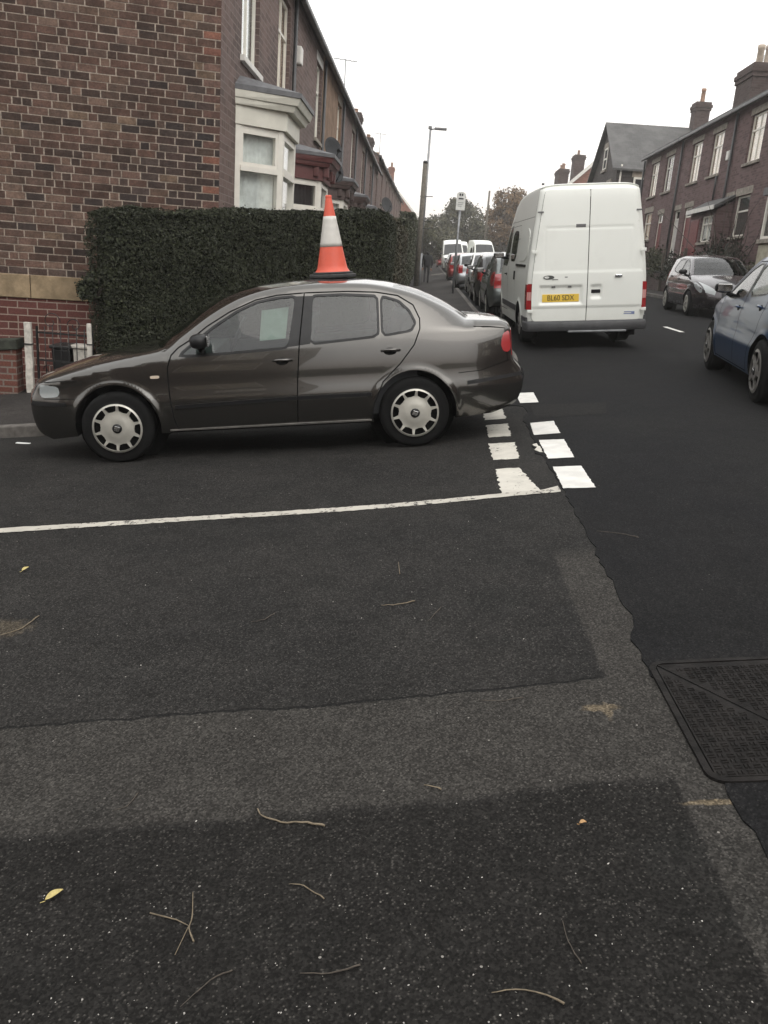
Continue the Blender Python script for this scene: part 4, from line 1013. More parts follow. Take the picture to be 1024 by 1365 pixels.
def build_van(mw, detail=2):
    root, B = build_car(VAN, mw, detail)
    if detail < 2: return root, B
    def groove(d, w=.012, h=.007): return -h*max(0, 1-abs(d)/w)
    def disp(y, z):
        ay = abs(y); d = 0
        if ay < .66: d += groove(z-1.87, .018, .009)
        if 1.24 < z < 1.86: d += groove(ay-.665, .014, .004)
        d += .006*(sst((1.22-z)/.03)-.5)
        d += -.012*sst((.665-z)/.02)
        if y > 0:
            e = min(y-.07, .745-y, z-.70, 1.0-z)
            if e > 0: d -= .022*sst(e/.025)
        else:
            e = min(-y-.045, .225+y, z-.785, 1.0-z)
            if e > 0: d -= .02*sst(e/.02)
        return d
    def dpoly(s):
        pts = []
        Y0 = .006; lo = [(.80, .44)]
        # bottom outer corner rounded, sides lean in with height
        def edge(z): return (B.Y(4.1, z)-.075)
        P = [(Y0, .435)]
        for i in range(7): t = math.radians(-90+90*i/6); P.append((edge(.5)-.07+.07*math.cos(t), .505+.07*math.sin(t)))
        for z in (.8, 1.1, 1.4, 1.7, 2.0, 2.25): P.append((edge(z), z))
        for i in range(6): t = math.radians(0+90*i/5); P.append((edge(2.38)-.06+.06*math.cos(t), 2.36+.06*math.sin(t)))
        P.append((Y0, 2.42)); return [(s*y, z) for y, z in P]
    seal = [(-a, b) for a, b in []]
    full = dpoly(1); fullp = [(y+.008, z) for y, z in full[1:-1]]
    outl = [(full[0][0]*0, .428)]+[(y+.007, z-.004 if z < .6 else z+.003) for y, z in full[1:-1]]
    outl = outl+[(-y, z) for y, z in reversed(outl[1:])]
    rear_patch(B, outl, .002, 'door_seal', 'rough_black', root, None, .12)
    for s in (1, -1):
        d = rear_patch(B, dpoly(s), .036, 'rear_door', 'van_white_paint', root, disp, .022)
        for z in (1.52, .60):
            y = s*(B.Y(4.1, z)-.045); m = MB(); m.obox((-4.206, y, z), (.012, 0, 0), (0, .034, 0), (0, 0, .022)); m.obox((-4.190, y+s*.035, z), (.014, 0, 0), (0, .012, 0), (0, 0, .026)); m.build('door_hinge', 'van_white_paint', d, bevel=.004)
        y = s*.79; z = 2.12
        m = MB(); m.obox((-4.15, s*(B.Y(4.09, z)-.05), z), (.008, 0, 0), (0, .045, 0), (0, 0, .012)); m.build('corner_trim', 'grey_plastic', root, bevel=.003)
        tl = rear_patch(B, [(s*a, b) for a, b in [(.925, .625), (.925, 1.0), (.905, 1.03), (.85, 1.03), (.845, .95), (.835, .625)]], .014, 'tail_light', 'red_lens', root, None, .05)
        rear_patch(B, [(s*a, b) for a, b in [(.915, .77), (.915, .90), (.845, .90), (.845, .77)]], .017, 'reversing_lens', 'pink_lens', tl, None, .05, wall=.012)
        if s > 0:
            pl = MB(); xx = -4.189; pl.obox((xx, .405, .80), (.004, 0, 0), (0, .285, 0), (0, 0, .062)); p = pl.build('number_plate', 'plate_yellow', d, bevel=.003)
            add_text('plate_characters', 'BL60 SDX', .118, 'ink_black', p, Matrix(((0, 0, -1, xx-.005), (-1, 0, 0, .405), (0, 1, 0, .80), (0, 0, 0, 1))), .84)
            for y in (.27, .52): m = MB(); m.obox((-4.192, y, .978), (.012, 0, 0), (0, .028, 0), (0, 0, .014)); m.build('plate_lamp', 'grey_plastic', d, bevel=.004)
            m = MB(); v = [(.085*math.cos(t), .032*math.sin(t)) for t in [2*math.pi*k/24 for k in range(24)]]; m.prism(v, (-4.204, .60, 1.125), (0, 1, 0), (0, 0, 1), (-1, 0, 0), .008); bd = m.build('badge', 'dull_grey', d)
            m = MB(); v = [(.03+.036*math.cos(t), .018*math.sin(t)) for t in [2*math.pi*k/20 for k in range(20)]]; m.prism(v, (-4.214, .60, 1.127), (0, 1, 0), (0, 0, 1), (-1, 0, 0), .003); m.build('badge_letter', 'sign_white', bd)
            m = MB(); m.obox((-4.209, .50, 1.09), (.003, 0, 0), (0, .045, 0), (0, 0, .005)); m.build('badge_stroke', 'dull_grey', bd)
            m = MB(); m.obox((-4.206, .33, 1.125), (.002, 0, 0), (0, .022, 0), (0, 0, .006)); m.build('small_badge', 'dull_grey', d)
            m = MB(); m.obox((-4.165, .13, 1.905), (.010, 0, 0), (0, .075, 0), (0, 0, .025)); m.build('roof_latch', 'grey_plastic', d, bevel=.006)
        else:
            m = MB(); m.obox((-4.190, -.135, .895), (.008, 0, 0), (0, .07, 0), (0, 0, .028)); m.build('door_handle', 'black_plastic', d, bevel=.005)
            m = MB(); m.obox((-4.216, -.47, 1.13), (.015, 0, 0), (0, .055, 0), (0, 0, .02)); m.build('grab_handle', 'chrome', d, bevel=.01)
            m = MB(); m.obox((-4.197, -.66, .545), (.0015, 0, 0), (0, .09, 0), (0, 0, .022)); st_ = m.build('sticker', 'sticker_blue', d)
            m = MB(); m.obox((-4.1995, -.64, .545), (.0008, 0, 0), (0, .06, 0), (0, 0, .007)); m.build('sticker_stripe', 'sign_white', st_)
    # rear bumper with step
    m = MB(); ys = [-.955, -.94, -.88, .88, .94, .955]; xs_ = [-3.92, -4.16, -4.245, -4.245, -4.16, -3.92]; prof = [(.30, 0), (.32, 1), (.40, 1), (.435, .5), (.44, 0)]
    V = []; 
    for y, x in zip(ys, xs_):
        V += [(x*1+.0, y, .28), (x-.012, y*1.005, .31), (x-.012, y*1.005, .40), (x+.015, y*.995, .435), (x+.09, y*.96, .442)]
    m.add(V, [(5*i+j, 5*i+j+1, 5*i+j+6, 5*i+j+5) for i in range(5) for j in range(4)], True)
    bo = m.build('rear_bumper', 'bumper_grey', root, uv=False)
    m = MB(); m.box(-4.28, -4.15, -.62, .28, .255, .285); m.build('rear_step', 'galvanised_steel', root, bevel=.008)
    m = MB(); m.tube([(-3.7, -.38, .24), (-4.17, -.38, .22)], .03, 10); m.build('exhaust_pipe', 'dark_metal', root)
    for s in (1, -1): m = MB(); m.obox((-3.60, s*.80, .30), (.006, 0, .0), (0, .12, 0), (0, 0, .17)); m.build('mud_flap', 'black_rubber', root)
    m = MB(); m.tube([(-4.0, .70, 2.53), (-4.0, .70, 2.56)], .02, 8); m.build('roof_aerial_mount', 'grey_plastic', root)
    return root, B
vx, vy = 2.55, 13.55+4.16
VM = ground_matrix(vx, vy, -.012, 1, road_z, 1.6); VM = VM @ Matrix.Diagonal((1, 1, .965, 1)); van, VB = build_van(VM)
tag(van, 'tall white panel van parked at the kerb, seen from behind with yellow number plate', 'van')

HATCH = dict(name='parked_car', W=.86, paint='purple_black_paint', center=(1.3, .7), sill=.225, step=.045,
  rim=[(-.58,.20,-.12,0,'fb',2.2),(-.70,.26,-.16,0,'fb',2.2),(-.74,.36,-.17,0,'fb',2.2),(-.74,.48,-.17,0,'fg',2.2),(-.71,.58,-.17,0,'fg',2.2),(-.66,.66,-.16,0,'bon',2.4),(-.52,.75,-.12,.02,'bon',2.4),(-.25,.85,-.06,.04,'bon',2.4),(.10,.935,-.08,.04,'bon',2.4),
       (.30,.985,-.16,.01,'ws',2.4),(.55,1.13,-.15,.03,'ws',2.4),(.80,1.265,-.14,.04,'ws',2.4),(1.02,1.365,-.10,.045,'rf',2.4),(1.3,1.415,-.03,.045,'rf',2.5),(1.8,1.43,0,.045,'rf',2.5),(2.3,1.40,.02,.04,'rf',2.5),(2.68,1.34,.05,.03,'rw',2.5),
       (2.86,1.22,.08,.02,'rw',2.5),(3.03,1.02,.10,0,'rt',2.5),(3.10,.90,.10,0,'rt',2.5),(3.13,.70,.10,0,'rt',2.5),(3.20,.60,.11,0,'rb',2.5),(3.22,.50,.11,0,'rb',2.5),(3.18,.36,.09,0,'rb',2.5),(3.05,.27,.05,0,'rb',2.5)],
  belt=[(-.8,.62),(-.25,.80),(.3,.90),(1.2,.945),(2.6,1.03),(3.2,1.03)], yr=[(.3,.74),(.55,.69),(1.02,.60),(1.8,.575),(2.4,.58),(2.9,.63),(3.05,.68)],
  arch=[(0,.30,.355),(2.49,.30,.355)], nose=(.3,-.74,.30,2.6), tail=(2.4,3.22,.17,2.4),
  skin={'ws': (.92, 'windscreen', 'car_glass'), 'rw': (.86, 'rear_window', 'dark_car_glass'), 'fg': (.42, 'grille', 'black_plastic')}, sgrid=[.92, .86, .42],
  windows=[('side_window', smooth_poly([(.42,.955),(.72,1.135),(.98,1.27),(1.2,1.325),(1.38,1.335),(1.36,.985),(.8,.955)], 1), 'car_glass'), ('side_window', smooth_poly([(1.46,1.335),(1.85,1.335),(2.15,1.31),(2.28,1.06),(1.45,.995)], 1), 'car_glass')],
  black=[[(1.38,1.34),(1.46,1.34),(1.45,.985),(1.36,.975)]],
  doors=[('front_door', [(.36,.93),(.36,.60),(.40,.25),(1.42,.25),(1.42,1.365),(1.15,1.36),(.90,1.27),(.60,1.10)]), ('rear_door', [(1.42,.25),(2.05,.25),(2.12,.48),(2.30,.70),(2.36,.9),(2.34,1.12),(2.2,1.35),(1.9,1.37),(1.42,1.365)])],
  handles=[(1.26,.86), (2.20,.91)], mirror=(.62,1.0), mirrormat='black_plastic',
  sidepatch=[(smooth_poly([(-.62,.60),(-.60,.70),(-.30,.82),(-.22,.80),(-.36,.68),(-.56,.58)], 1), .005, 'headlight', 'clear_lens'), (smooth_poly([(2.80,.93),(2.84,1.03),(3.02,1.05),(3.09,.9),(3.11,.72),(2.96,.72)], 1), .005, 'tail_light', 'red_lens')],
  overpatch=[([(3.6,.66),(4.9,.60),(6.6,.93),(6.9,.985),(4.2,.985)], .006, 'headlight', 'clear_lens', True), ([(18.2,.74),(20.2,.74),(20.2,.985),(18.2,.985)], .006, 'tail_light', 'red_lens', True), ([(1.0,-.6),(2.6,-.66),(2.6,.66),(1.0,.6)], .004, 'lower_grille', 'black_plastic', False)],
  plates=[('rear', 20.6, '', 'plate_yellow', .66, -.012), ('front', 2.4, '', 'plate_white', .42, .012)], tyre=(.30,.215,.19,.012), wheelstyle=(5,.38,.86,15), wheelmat='silver_wheel', cabin=(.55,1.3,2.15,.28,.98))
def hatch(x, y, fx, fy, paintm, label, group=None, name='parked_car', detail=2, **kw):
    sp = dict(HATCH); sp['paint'] = paintm; sp['name'] = name; sp.update(kw)
    o, B = build_car(sp, ground_matrix(x, y, fx, fy), detail); return tag(o, label, 'car', group)
# blue hatchback heading away at the right edge of the frame
fb = Vector((.36, 2.62)).normalized(); lb = Vector((fb.y, -fb.x)); c = Vector((3.74, 11.14))+lb*.85
BLUE = dict(handlemat='black_plastic')
hatch(c.x, c.y, fb.x, fb.y, 'blue_paint', 'blue hatchback cut off by the right edge of the photo, nearest car on the right', None, 'blue_car', 2, arch=[(0,.31,.365),(2.62,.31,.365)],
      rim=[(u+(.13 if u > 2 else 0), z, a, b, t, p) for u, z, a, b, t, p in HATCH['rim']], tyre=(.315,.225,.20,.012), wheelmat='dirty_alloy')
fk = Vector((-.06, -1)).normalized(); c = Vector((6.55, 21.7))+Vector((.86, 0))
hatch(c.x, c.y, fk.x, fk.y, 'purple_black_paint', 'dark purple-black hatchback facing the camera beside the hedge on the right', None, 'parked_car', 2)
# cars nose to tail along the left kerb beyond the van
G_L = 'cars parked nose to tail along the left kerb'
def kx(o=0): return 1.41+.12+.86+o
hatch(kx(), 23.4, 0, 1, 'green_grey_car', 'grey hatchback directly in front of the white van, red tail light showing', G_L, 'parked_car', 2)
hatch(kx(-.03), 28.2, 0, 1, 'black_paint', 'black hatchback second in the kerbside row, beyond the grey one', G_L, 'parked_car', 1)
hatch(kx(.05), 31.2, 0, -1, 'white_paint', 'white car facing the camera behind the bus stop sign, third in the kerbside row', G_L, 'parked_car', 1)
hatch(kx(-.25), 39.6, 0, 1, 'silver_paint', 'silver car partly hidden by the bus stop pole in the kerbside row', G_L, 'parked_car', 1)
sred = hatch(kx(-.35), 49.8, 0, 1, 'red_paint', 'red car parked just past the bus stop pole near the walking person', G_L, 'parked_car', 1)
def far_copy(src, x, y, fx, fy, label, group, cat='car'):
    r = src.copy(); COL.objects.link(r); r.parent = None; r.matrix_world = ground_matrix(x, y, fx, fy)
    for ch in list(src.children):
        c_ = ch.copy(); COL.objects.link(c_); c_.parent = r
        for g_ in list(ch.children): d_ = g_.copy(); COL.objects.link(d_); d_.parent = c_
    tag(r, label, cat, group); return r
s_dark = hatch(kx(-.1), 57.2, 0, 1, 'dark_grey_paint', 'dark car in the kerbside row between the red car and the far white vans', G_L, 'parked_car', 1)
s_white = hatch(kx(0), 66.5, 0, -1, 'white_paint', 'white car low in front of the far white vans on the left', G_L, 'parked_car', 1)
GV = 'white vans parked far down the street'
v1, _ = build_van(ground_matrix(kx(-.1), 73.5, 0, -1, road_z, 1.6), 1); v1.name = 'distant_van'; tag(v1, 'leftmost far white van facing the camera at the kerb', 'van', GV)
def vcopy(x, y, fx, fy, label): 
    r = far_copy(v1, x, y, fx, fy, label, GV, 'van'); return r
vcopy(kx(.75), 84, 0, -1, 'far white van half hidden behind the bus stop pole')
vcopy(4.9, 74, .12, -1, 'far white van out in the road right of the bus stop pole')
GF = 'distant cars down the street'
far_copy(s_dark, 4.0, 62.5, 0, -1, 'dark distant car in the road right of the bus stop pole', GF)
far_copy(s_white, 5.9, 57, 0, -1, 'pale distant car just left of the white van, nearer of two', GF)
far_copy(s_white, 6.9, 66, 0, 1, 'pale distant car beside the white van roofline, farther of two', GF)
far_copy(s_dark, 7.3, 75, 0, 1, 'dark distant car close to the left edge of the white van', GF)
far_copy(sred, 1.9, 95, 0, 1, 'tiny red car at the far left end of the parked row', GF)
far_copy(s_white, 3.4, 104, 0, -1, 'tiny white car farthest down the street centre', GF)
HAZE = 0.0012
# ------------------------------------------------------------------ foliage
def leaves(name, P, N, size, mat, parent=None, asp=.55, jit=.7, seed=1):
    rg = np.random.default_rng(seed); n = len(P)
    a = rg.normal(size=(n, 3)); Nn = N+a*jit; Nn /= np.linalg.norm(Nn, axis=1)[:, None]
    r = rg.normal(size=(n, 3)); T = np.cross(Nn, r); T /= np.linalg.norm(T, axis=1)[:, None]+1e-9; Bt = np.cross(Nn, T)
    s = (size*rg.uniform(.6, 1.4, n))[:, None]
    V = np.empty((n, 4, 3)); V[:, 0] = P-T*s; V[:, 1] = P-Bt*s*asp; V[:, 2] = P+T*s; V[:, 3] = P+Bt*s*asp
    me = bpy.data.meshes.new(name); me.vertices.add(4*n); me.vertices.foreach_set('co', V.reshape(-1))
    me.loops.add(4*n); me.loops.foreach_set('vertex_index', np.arange(4*n, dtype=np.int32)); me.polygons.add(n)
    me.polygons.foreach_set('loop_start', np.arange(0, 4*n, 4, dtype=np.int32)); me.polygons.foreach_set('loop_total', np.full(n, 4, dtype=np.int32))
    me.update(calc_edges=True)
    at = me.attributes.new('leafcol', 'FLOAT', 'FACE'); at.data.foreach_set('value', np.clip(rg.beta(1.2, 2.6, n)*(.55+.9*vnoise(P, 1.1, seed+7)), 0, 1).astype(np.float32))
    me.materials.append(MAT[mat]); o = bpy.data.objects.new(name, me); COL.objects.link(o); o.parent = parent; return o
def vnoise(P, f, seed=0):
    """cheap smooth 3-D value noise"""
    rg = np.random.default_rng(seed); T = rg.random((17, 17, 17)); Q = P*f; I = np.floor(Q).astype(int); F = Q-I; F = F*F*(3-2*F); out = 0
    for dx in (0, 1):
        for dy in (0, 1):
            for dz in (0, 1):
                w_ = (F[:, 0] if dx else 1-F[:, 0])*(F[:, 1] if dy else 1-F[:, 1])*(F[:, 2] if dz else 1-F[:, 2]); out = out+w_*T[(I[:, 0]+dx) % 17, (I[:, 1]+dy) % 17, (I[:, 2]+dz) % 17]
    return out
def hedge(name, pts, th, zb, zt, dens, size, mat, label, seed=1, top=1.0, back=False, group=None, amp=.05):
    """clipped hedge along the polyline pts; zb, zt give bottom and top height at a point; th = thickness to the left of travel"""
    e = empty(name, (pts[0][0], pts[0][1], zb(*pts[0])), label=label, cat='hedge', group=group); o = Vector(e.location)
    rg = np.random.default_rng(seed); PP = []; NN = []; core = MB()
    for i in range(len(pts)-1):
        a = Vector(pts[i]); b = Vector(pts[i+1]); d = b-a; L = d.length; d = d/L; nl = Vector((-d.y, d.x)); nr = -nl
        za0, za1, zb0, zb1 = zb(*a), zt(*a), zb(*b), zt(*b); H = ((za1-za0)+(zb1-zb0))/2
        def fill(n, fu, fw, nrm):
            u = fu(rg.random(n)); w_ = fw(rg.random(n)); return u, w_
        nf = int(L*H*dens)
        u = rg.random(nf)*L; t = rg.random(nf); dep = rg.random(nf)**1.6*.10-.015
        bs = np.array([a.x, a.y])+np.outer(u, [d.x, d.y])+np.outer(dep, [nl.x, nl.y]); lo = za0+(zb0-za0)*u/L; hi = za1+(zb1-za1)*u/L
        PP.append(np.c_[bs, lo+(hi-lo)*t]); NN.append(np.tile([nr.x, nr.y, .25], (nf, 1)))
        ntp = int(L*th*dens*top); u = rg.random(ntp)*L; w_ = rg.random(ntp)*th; bs = np.array([a.x, a.y])+np.outer(u, [d.x, d.y])+np.outer(w_, [nl.x, nl.y])
        PP.append(np.c_[bs, za1+(zb1-za1)*u/L-rg.random(ntp)**1.6*.07+.02]); NN.append(np.tile([0, 0, 1.0], (ntp, 1)))
        if back:
            nb = int(L*H*dens*.4); u = rg.random(nb)*L; t = rg.random(nb); bs = np.array([a.x, a.y])+np.outer(u, [d.x, d.y])+np.outer(np.full(nb, th), [nl.x, nl.y]); PP.append(np.c_[bs, za0+(za1-za0)*t]); NN.append(np.tile([nl.x, nl.y, .2], (nb, 1)))
        for (q, s_) in ((a, -1), (b, 1)):
            if (i == 0 and s_ < 0) or (i == len(pts)-2 and s_ > 0):
                z0, z1 = (za0, za1) if s_ < 0 else (zb0, zb1); ne = int(th*(z1-z0)*dens); w_ = rg.random(ne)*th; t = rg.random(ne); dep = rg.random(ne)**1.6*.1-.015
                bs = np.array([q.x, q.y])+np.outer(w_, [nl.x, nl.y])-s_*np.outer(dep, [d.x, d.y]); PP.append(np.c_[bs, z0+(z1-z0)*t]); NN.append(np.tile([d.x*s_, d.y*s_, .2], (ne, 1)))
        ia = a+d*(.09 if i == 0 else 0)+nl*.09; ib = b-d*(.09 if i == len(pts)-2 else 0)+nl*.09; n2 = nl*(th-.18)
        c = [ia, ib, ib+n2, ia+n2]; zz = [(za0, za1), (zb0, zb1), (zb0, zb1), (za0, za1)]
        core.add([(q.x-o.x, q.y-o.y, z[0]-o.z) for q, z in zip(c, zz)]+[(q.x-o.x, q.y-o.y, z[1]-.03-o.z) for q, z in zip(c, zz)], [(4,5,6,7),(0,1,5,4),(1,2,6,5),(2,3,7,6),(3,0,4,7)])
    P = np.vstack(PP); N = np.vstack(NN)
    k = vnoise(P, 2.3, seed)-.5; P = P+N/np.linalg.norm(N, axis=1)[:, None]*(k*amp*2)[:, None]+(vnoise(P, 11, seed+1)-.5)[:, None]*N*.05
    # stray shoots on top
    ns = int(len(P)*.012); idx = rg.choice(len(P), ns); S = P[idx]+np.c_[rg.normal(size=(ns, 2))*.03, rg.random(ns)*.05]; P = np.vstack([P, S]); N = np.vstack([N, N[idx]])
    core.build('hedge_stems', 'foliage_core', e, uv=False)
    leaves('hedge_leaves', P-np.array(o), N, size, mat, e, .55, .65, seed); return e
def tree(name, x, y, z0, trunk_h, lobes, mat, label, nleaf, size, seed, group=None, r0=.3, cat='tree'):
    """lobes: list of (dx, dy, z, rx, rz) clumps of the crown"""
    e = empty(name, (x, y, z0), label=label, cat=cat, group=group); rg = np.random.default_rng(seed); m = MB()
    m.tube([(0, 0, -.3), (.05, 0, trunk_h*.5), (0, .05, trunk_h)], [r0, r0*.75, r0*.55], 9)
    for (dx, dy, z, rx, rz) in lobes:
        m.tube([(0, 0, trunk_h*.8), (dx*.5, dy*.5, trunk_h*.8+(z-trunk_h*.8)*.55), (dx*.95, dy*.95, z)], [r0*.4, r0*.25, r0*.08], 6)
        for k in range(5):
            q = rg.normal(size=3); q /= np.linalg.norm(q); m.tube([(dx*.7, dy*.7, z*.9), (dx+q[0]*rx*.8, dy+q[1]*rx*.8, z+q[2]*rz*.8)], [r0*.12, r0*.03], 5)
    m.build('trunk', 'bark', e, uv=False)
    tot = sum(l[3]**2 for l in lobes); PP = []; NN = []
    for (dx, dy, z, rx, rz) in lobes:
        n = int(nleaf*rx**2/tot); nc = max(10, int(28*rx))
        q = rg.normal(size=(nc, 3)); q /= np.linalg.norm(q, axis=1)[:, None]; rr = rg.random(nc)**.35
        C_ = q*rr[:, None]*np.array([rx, rx, rz])*.92+np.array([dx, dy, z]); i = rg.integers(0, nc, n)
        p = C_[i]+rg.normal(size=(n, 3))*rx*.11; PP.append(p); NN.append(q[i]+np.array([0, 0, .3]))
    leaves('crown', np.vstack(PP), np.vstack(NN), size, mat, e, .6, .8, seed); return e
def bush(name, x, y, z0, rx, ry, rz, n, size, mat, label, seed, group=None, cat='bush'):
    e = empty(name, (x, y, z0), label=label, cat=cat, group=group); rg = np.random.default_rng(seed); nc = 26
    q = rg.normal(size=(nc, 3)); q[:, 2] = np.abs(q[:, 2]); q /= np.linalg.norm(q, axis=1)[:, None]; C_ = q*np.array([rx, ry, rz])*(.45+.5*rg.random(nc))[:, None]
    i = rg.integers(0, nc, n); p = C_[i]+rg.normal(size=(n, 3))*np.array([rx, ry, rz])*.13; p[:, 2] = np.abs(p[:, 2])
    m = MB()
    for k in range(nc): m.tube([(0, 0, 0), tuple(C_[k]*.5+np.array([0, 0, .05])), tuple(C_[k])], [.02, .012, .004], 5)
    m.build('stems', 'bark', e, uv=False); leaves('foliage', p, q[i], size, mat, e, .55, .9, seed); return e

# ------------------------------------------------------------------ houses
def wallp(mb, x0, x1, z0, z1, holes, rev=.11, y=0.0):
    """front wall in the plane y with window openings (x0, x1, z0, z1) and their reveals"""
    xs = sorted({x0, x1}|{h[0] for h in holes}|{h[1] for h in holes}); zs = sorted({z0, z1}|{h[2] for h in holes}|{h[3] for h in holes})
    for i in range(len(xs)-1):
        for j in range(len(zs)-1):
            cx_, cz_ = (xs[i]+xs[i+1])/2, (zs[j]+zs[j+1])/2
            if any(h[0] < cx_ < h[1] and h[2] < cz_ < h[3] for h in holes): continue
            mb.quad((xs[i], y, zs[j]), (xs[i+1], y, zs[j]), (xs[i+1], y, zs[j+1]), (xs[i], y, zs[j+1]))
    for a, b, c, d in holes:
        r = y+rev
        mb.quad((a, y, c), (a, y, d), (a, r, d), (a, r, c)); mb.quad((b, y, c), (b, r, c), (b, r, d), (b, y, d)); mb.quad((a, y, d), (b, y, d), (b, r, d), (a, r, d)); mb.quad((a, y, c), (a, r, c), (b, r, c), (b, y, c))
def frame_bars(mb, x0, x1, z0, z1, y, fw_=.055, dp=.05, mull=(), trans=()):
    mb.box(x0, x0+fw_, y, y+dp, z0, z1); mb.box(x1-fw_, x1, y, y+dp, z0, z1)
    mb.box(x0+fw_, x1-fw_, y, y+dp, z0, z0+fw_); mb.box(x0+fw_, x1-fw_, y, y+dp, z1-fw_, z1)
    for t in trans: mb.box(x0+fw_, x1-fw_, y+.002, y+dp-.002, t-fw_*.45, t+fw_*.45)
    for t in mull: mb.box(t-fw_*.4, t+fw_*.4, y+.004, y+dp-.004, z0+fw_, z1-fw_)
def window(par, x0, x1, z0, z1, y=.06, fr='white_upvc', mull=(), trans=(), cur='curtain_cream', lintel=None, sill='pale_stone', curz=None, fw_=.055, lh=.2):
    m = MB(); frame_bars(m, x0+.004, x1-.004, z0+.004, z1-.004, y, fw_, .05, mull, trans); f = m.build('window', fr, par)
    m = MB(); m.box(x0+.02, x1-.02, y+.022, y+.028, z0+.02, z1-.02); m.build('pane', 'window_glass', f)
    m = MB(); cz = curz if curz is not None else z0; k = 14; V = []
    for i in range(k*3+1):
        x = x0+.01+(x1-x0-.02)*i/(k*3); yy = y+.085+.010*math.sin(i*2.1)+.006*math.sin(i*5.3); V += [(x, yy, cz+.01), (x, yy, z1-.01)]
    m.add(V, [(2*i, 2*i+2, 2*i+3, 2*i+1) for i in range(k*3)], True)
    m.build('curtain', cur, f, uv=False)
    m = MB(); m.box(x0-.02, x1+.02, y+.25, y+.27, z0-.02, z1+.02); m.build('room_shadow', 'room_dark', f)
    if lintel: m = MB(); m.box(x0-.12, x1+.12, -.012, .09, z1+.002, z1+lh); m.build('lintel', lintel, f, bevel=.006)
    if sill: m = MB(); m.box(x0-.08, x1+.08, -.07, .1, z0-.09, z0-.002); m.build('sill', sill, f, bevel=.008)
    return f
def door(par, x0, x1, z0, z1, mat, lintel='pale_stone'):
    m = MB(); m.box(x0+.05, x1-.05, .07, .11, z0, z1-.35); d = m.build('door', mat, par, bevel=.004)
    m = MB(); frame_bars(m, x0+.002, x1-.002, z0, z1-.004, .05, .05, .06, (), (z1-.34,)); m.build('door_frame', 'white_upvc', d)
    m = MB(); m.box(x0+.04, x1-.04, .075, .08, z1-.33, z1-.05); m.build('fanlight', 'window_glass', d)
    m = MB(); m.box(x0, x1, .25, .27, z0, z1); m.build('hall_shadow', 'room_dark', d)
    m = MB(); m.box(x1-.2, x1-.1, .05, .07, z0+1.0, z0+1.03); m.build('handle', 'chrome', d)
    if lintel: m = MB(); m.box(x0-.12, x1+.12, -.012, .09, z1+.002, z1+.2); m.build('lintel', lintel, d, bevel=.006)
def chimney(par, x, y, z0, z1, sx, sy, pots, mat='chimney_brick', potm='pot_clay', ph=.55):
    m = MB(); m.box(x-sx, x+sx, y-sy, y+sy, z0, z1-.45); m.box(x-sx-.05, x+sx+.05, y-sy-.05, y+sy+.05, z1-.45, z1-.3); m.box(x-sx-.09, x+sx+.09, y-sy-.09, y+sy+.09, z1-.3, z1-.15); m.box(x-sx-.03, x+sx+.03, y-sy-.03, y+sy+.03, z1-.15, z1)
    c = m.build('chimney', mat, par)
    for px, py, hh in pots:
        m = MB(); h = ph*hh; m.lathe([(.0, z1-.02), (.15, z1-.02), (.13, z1+.05), (.115, z1+h*.8), (.135, z1+h*.83), (.135, z1+h), (.10, z1+h), (.09, z1+h-.15), (0, z1+h-.15)], 'z', (x+px, y+py, 0), 12); m.build('chimney_pot', potm, c, uv=False)
    return c
def mat_local(ox, oy, ux, uy):
    """local x along (ux, uy), local y to its left, z up"""
    u = Vector((ux, uy)).normalized(); Mx = Matrix(((u.x, -u.y, 0, ox), (u.y, u.x, 0, oy), (0, 0, 1, 0), (0, 0, 0, 1))); return Mx
def shell(e, W, D, zg, ze, zr, wall, holes, roof='roof_slate', ov=.28, x0=0.0, gable=None, skew=0.0):
    m = MB(); wallp(m, x0, W, zg, ze, holes)
    # gable walls and back; skew shifts the back of the x0 side
    xb = x0+skew
    m.add([(x0, 0, zg), (x0, 0, ze), (xb*.5+x0*.5, D/2, zr), (xb, D, ze), (xb, D, zg)], [(0, 1, 2, 3, 4)])
    m.add([(W, 0, zg), (W, D, zg), (W, D, ze), (W, D/2, zr), (W, 0, ze)], [(0, 1, 2, 3, 4)])
    m.quad((W, D, zg), (xb, D, zg), (xb, D, ze), (W, D, ze)); m.build('wall', wall, e)
    m = MB(); s = (zr-ze)/(D/2); t = .07
    for a, b in ((-ov, D/2), (D+ov, D/2)):
        za = ze-s*ov+.02; xa = x0+(skew*(a/D)); xm = x0+skew*.5
        P = [(xa, a, za), (W, a, za), (W, b, zr+.02), (xm, b, zr+.02)]; up_ = [(x, y, z+t) for x, y, z in P]; fs = [(0,1,2,3),(4,7,6,5),(0,4,5,1),(1,5,6,2),(2,6,7,3),(3,7,4,0)]
        if a < b: fs = [f[::-1] for f in fs]
        m.add(P+up_, fs)
    m.build('roof', roof, e)
    m = MB(); m.box(x0, W, -ov-.09, -ov+.02, ze-s*ov-.12, ze-s*ov+.0); g = m.build('gutter', 'gutter_black', e, bevel=.03)
    return m
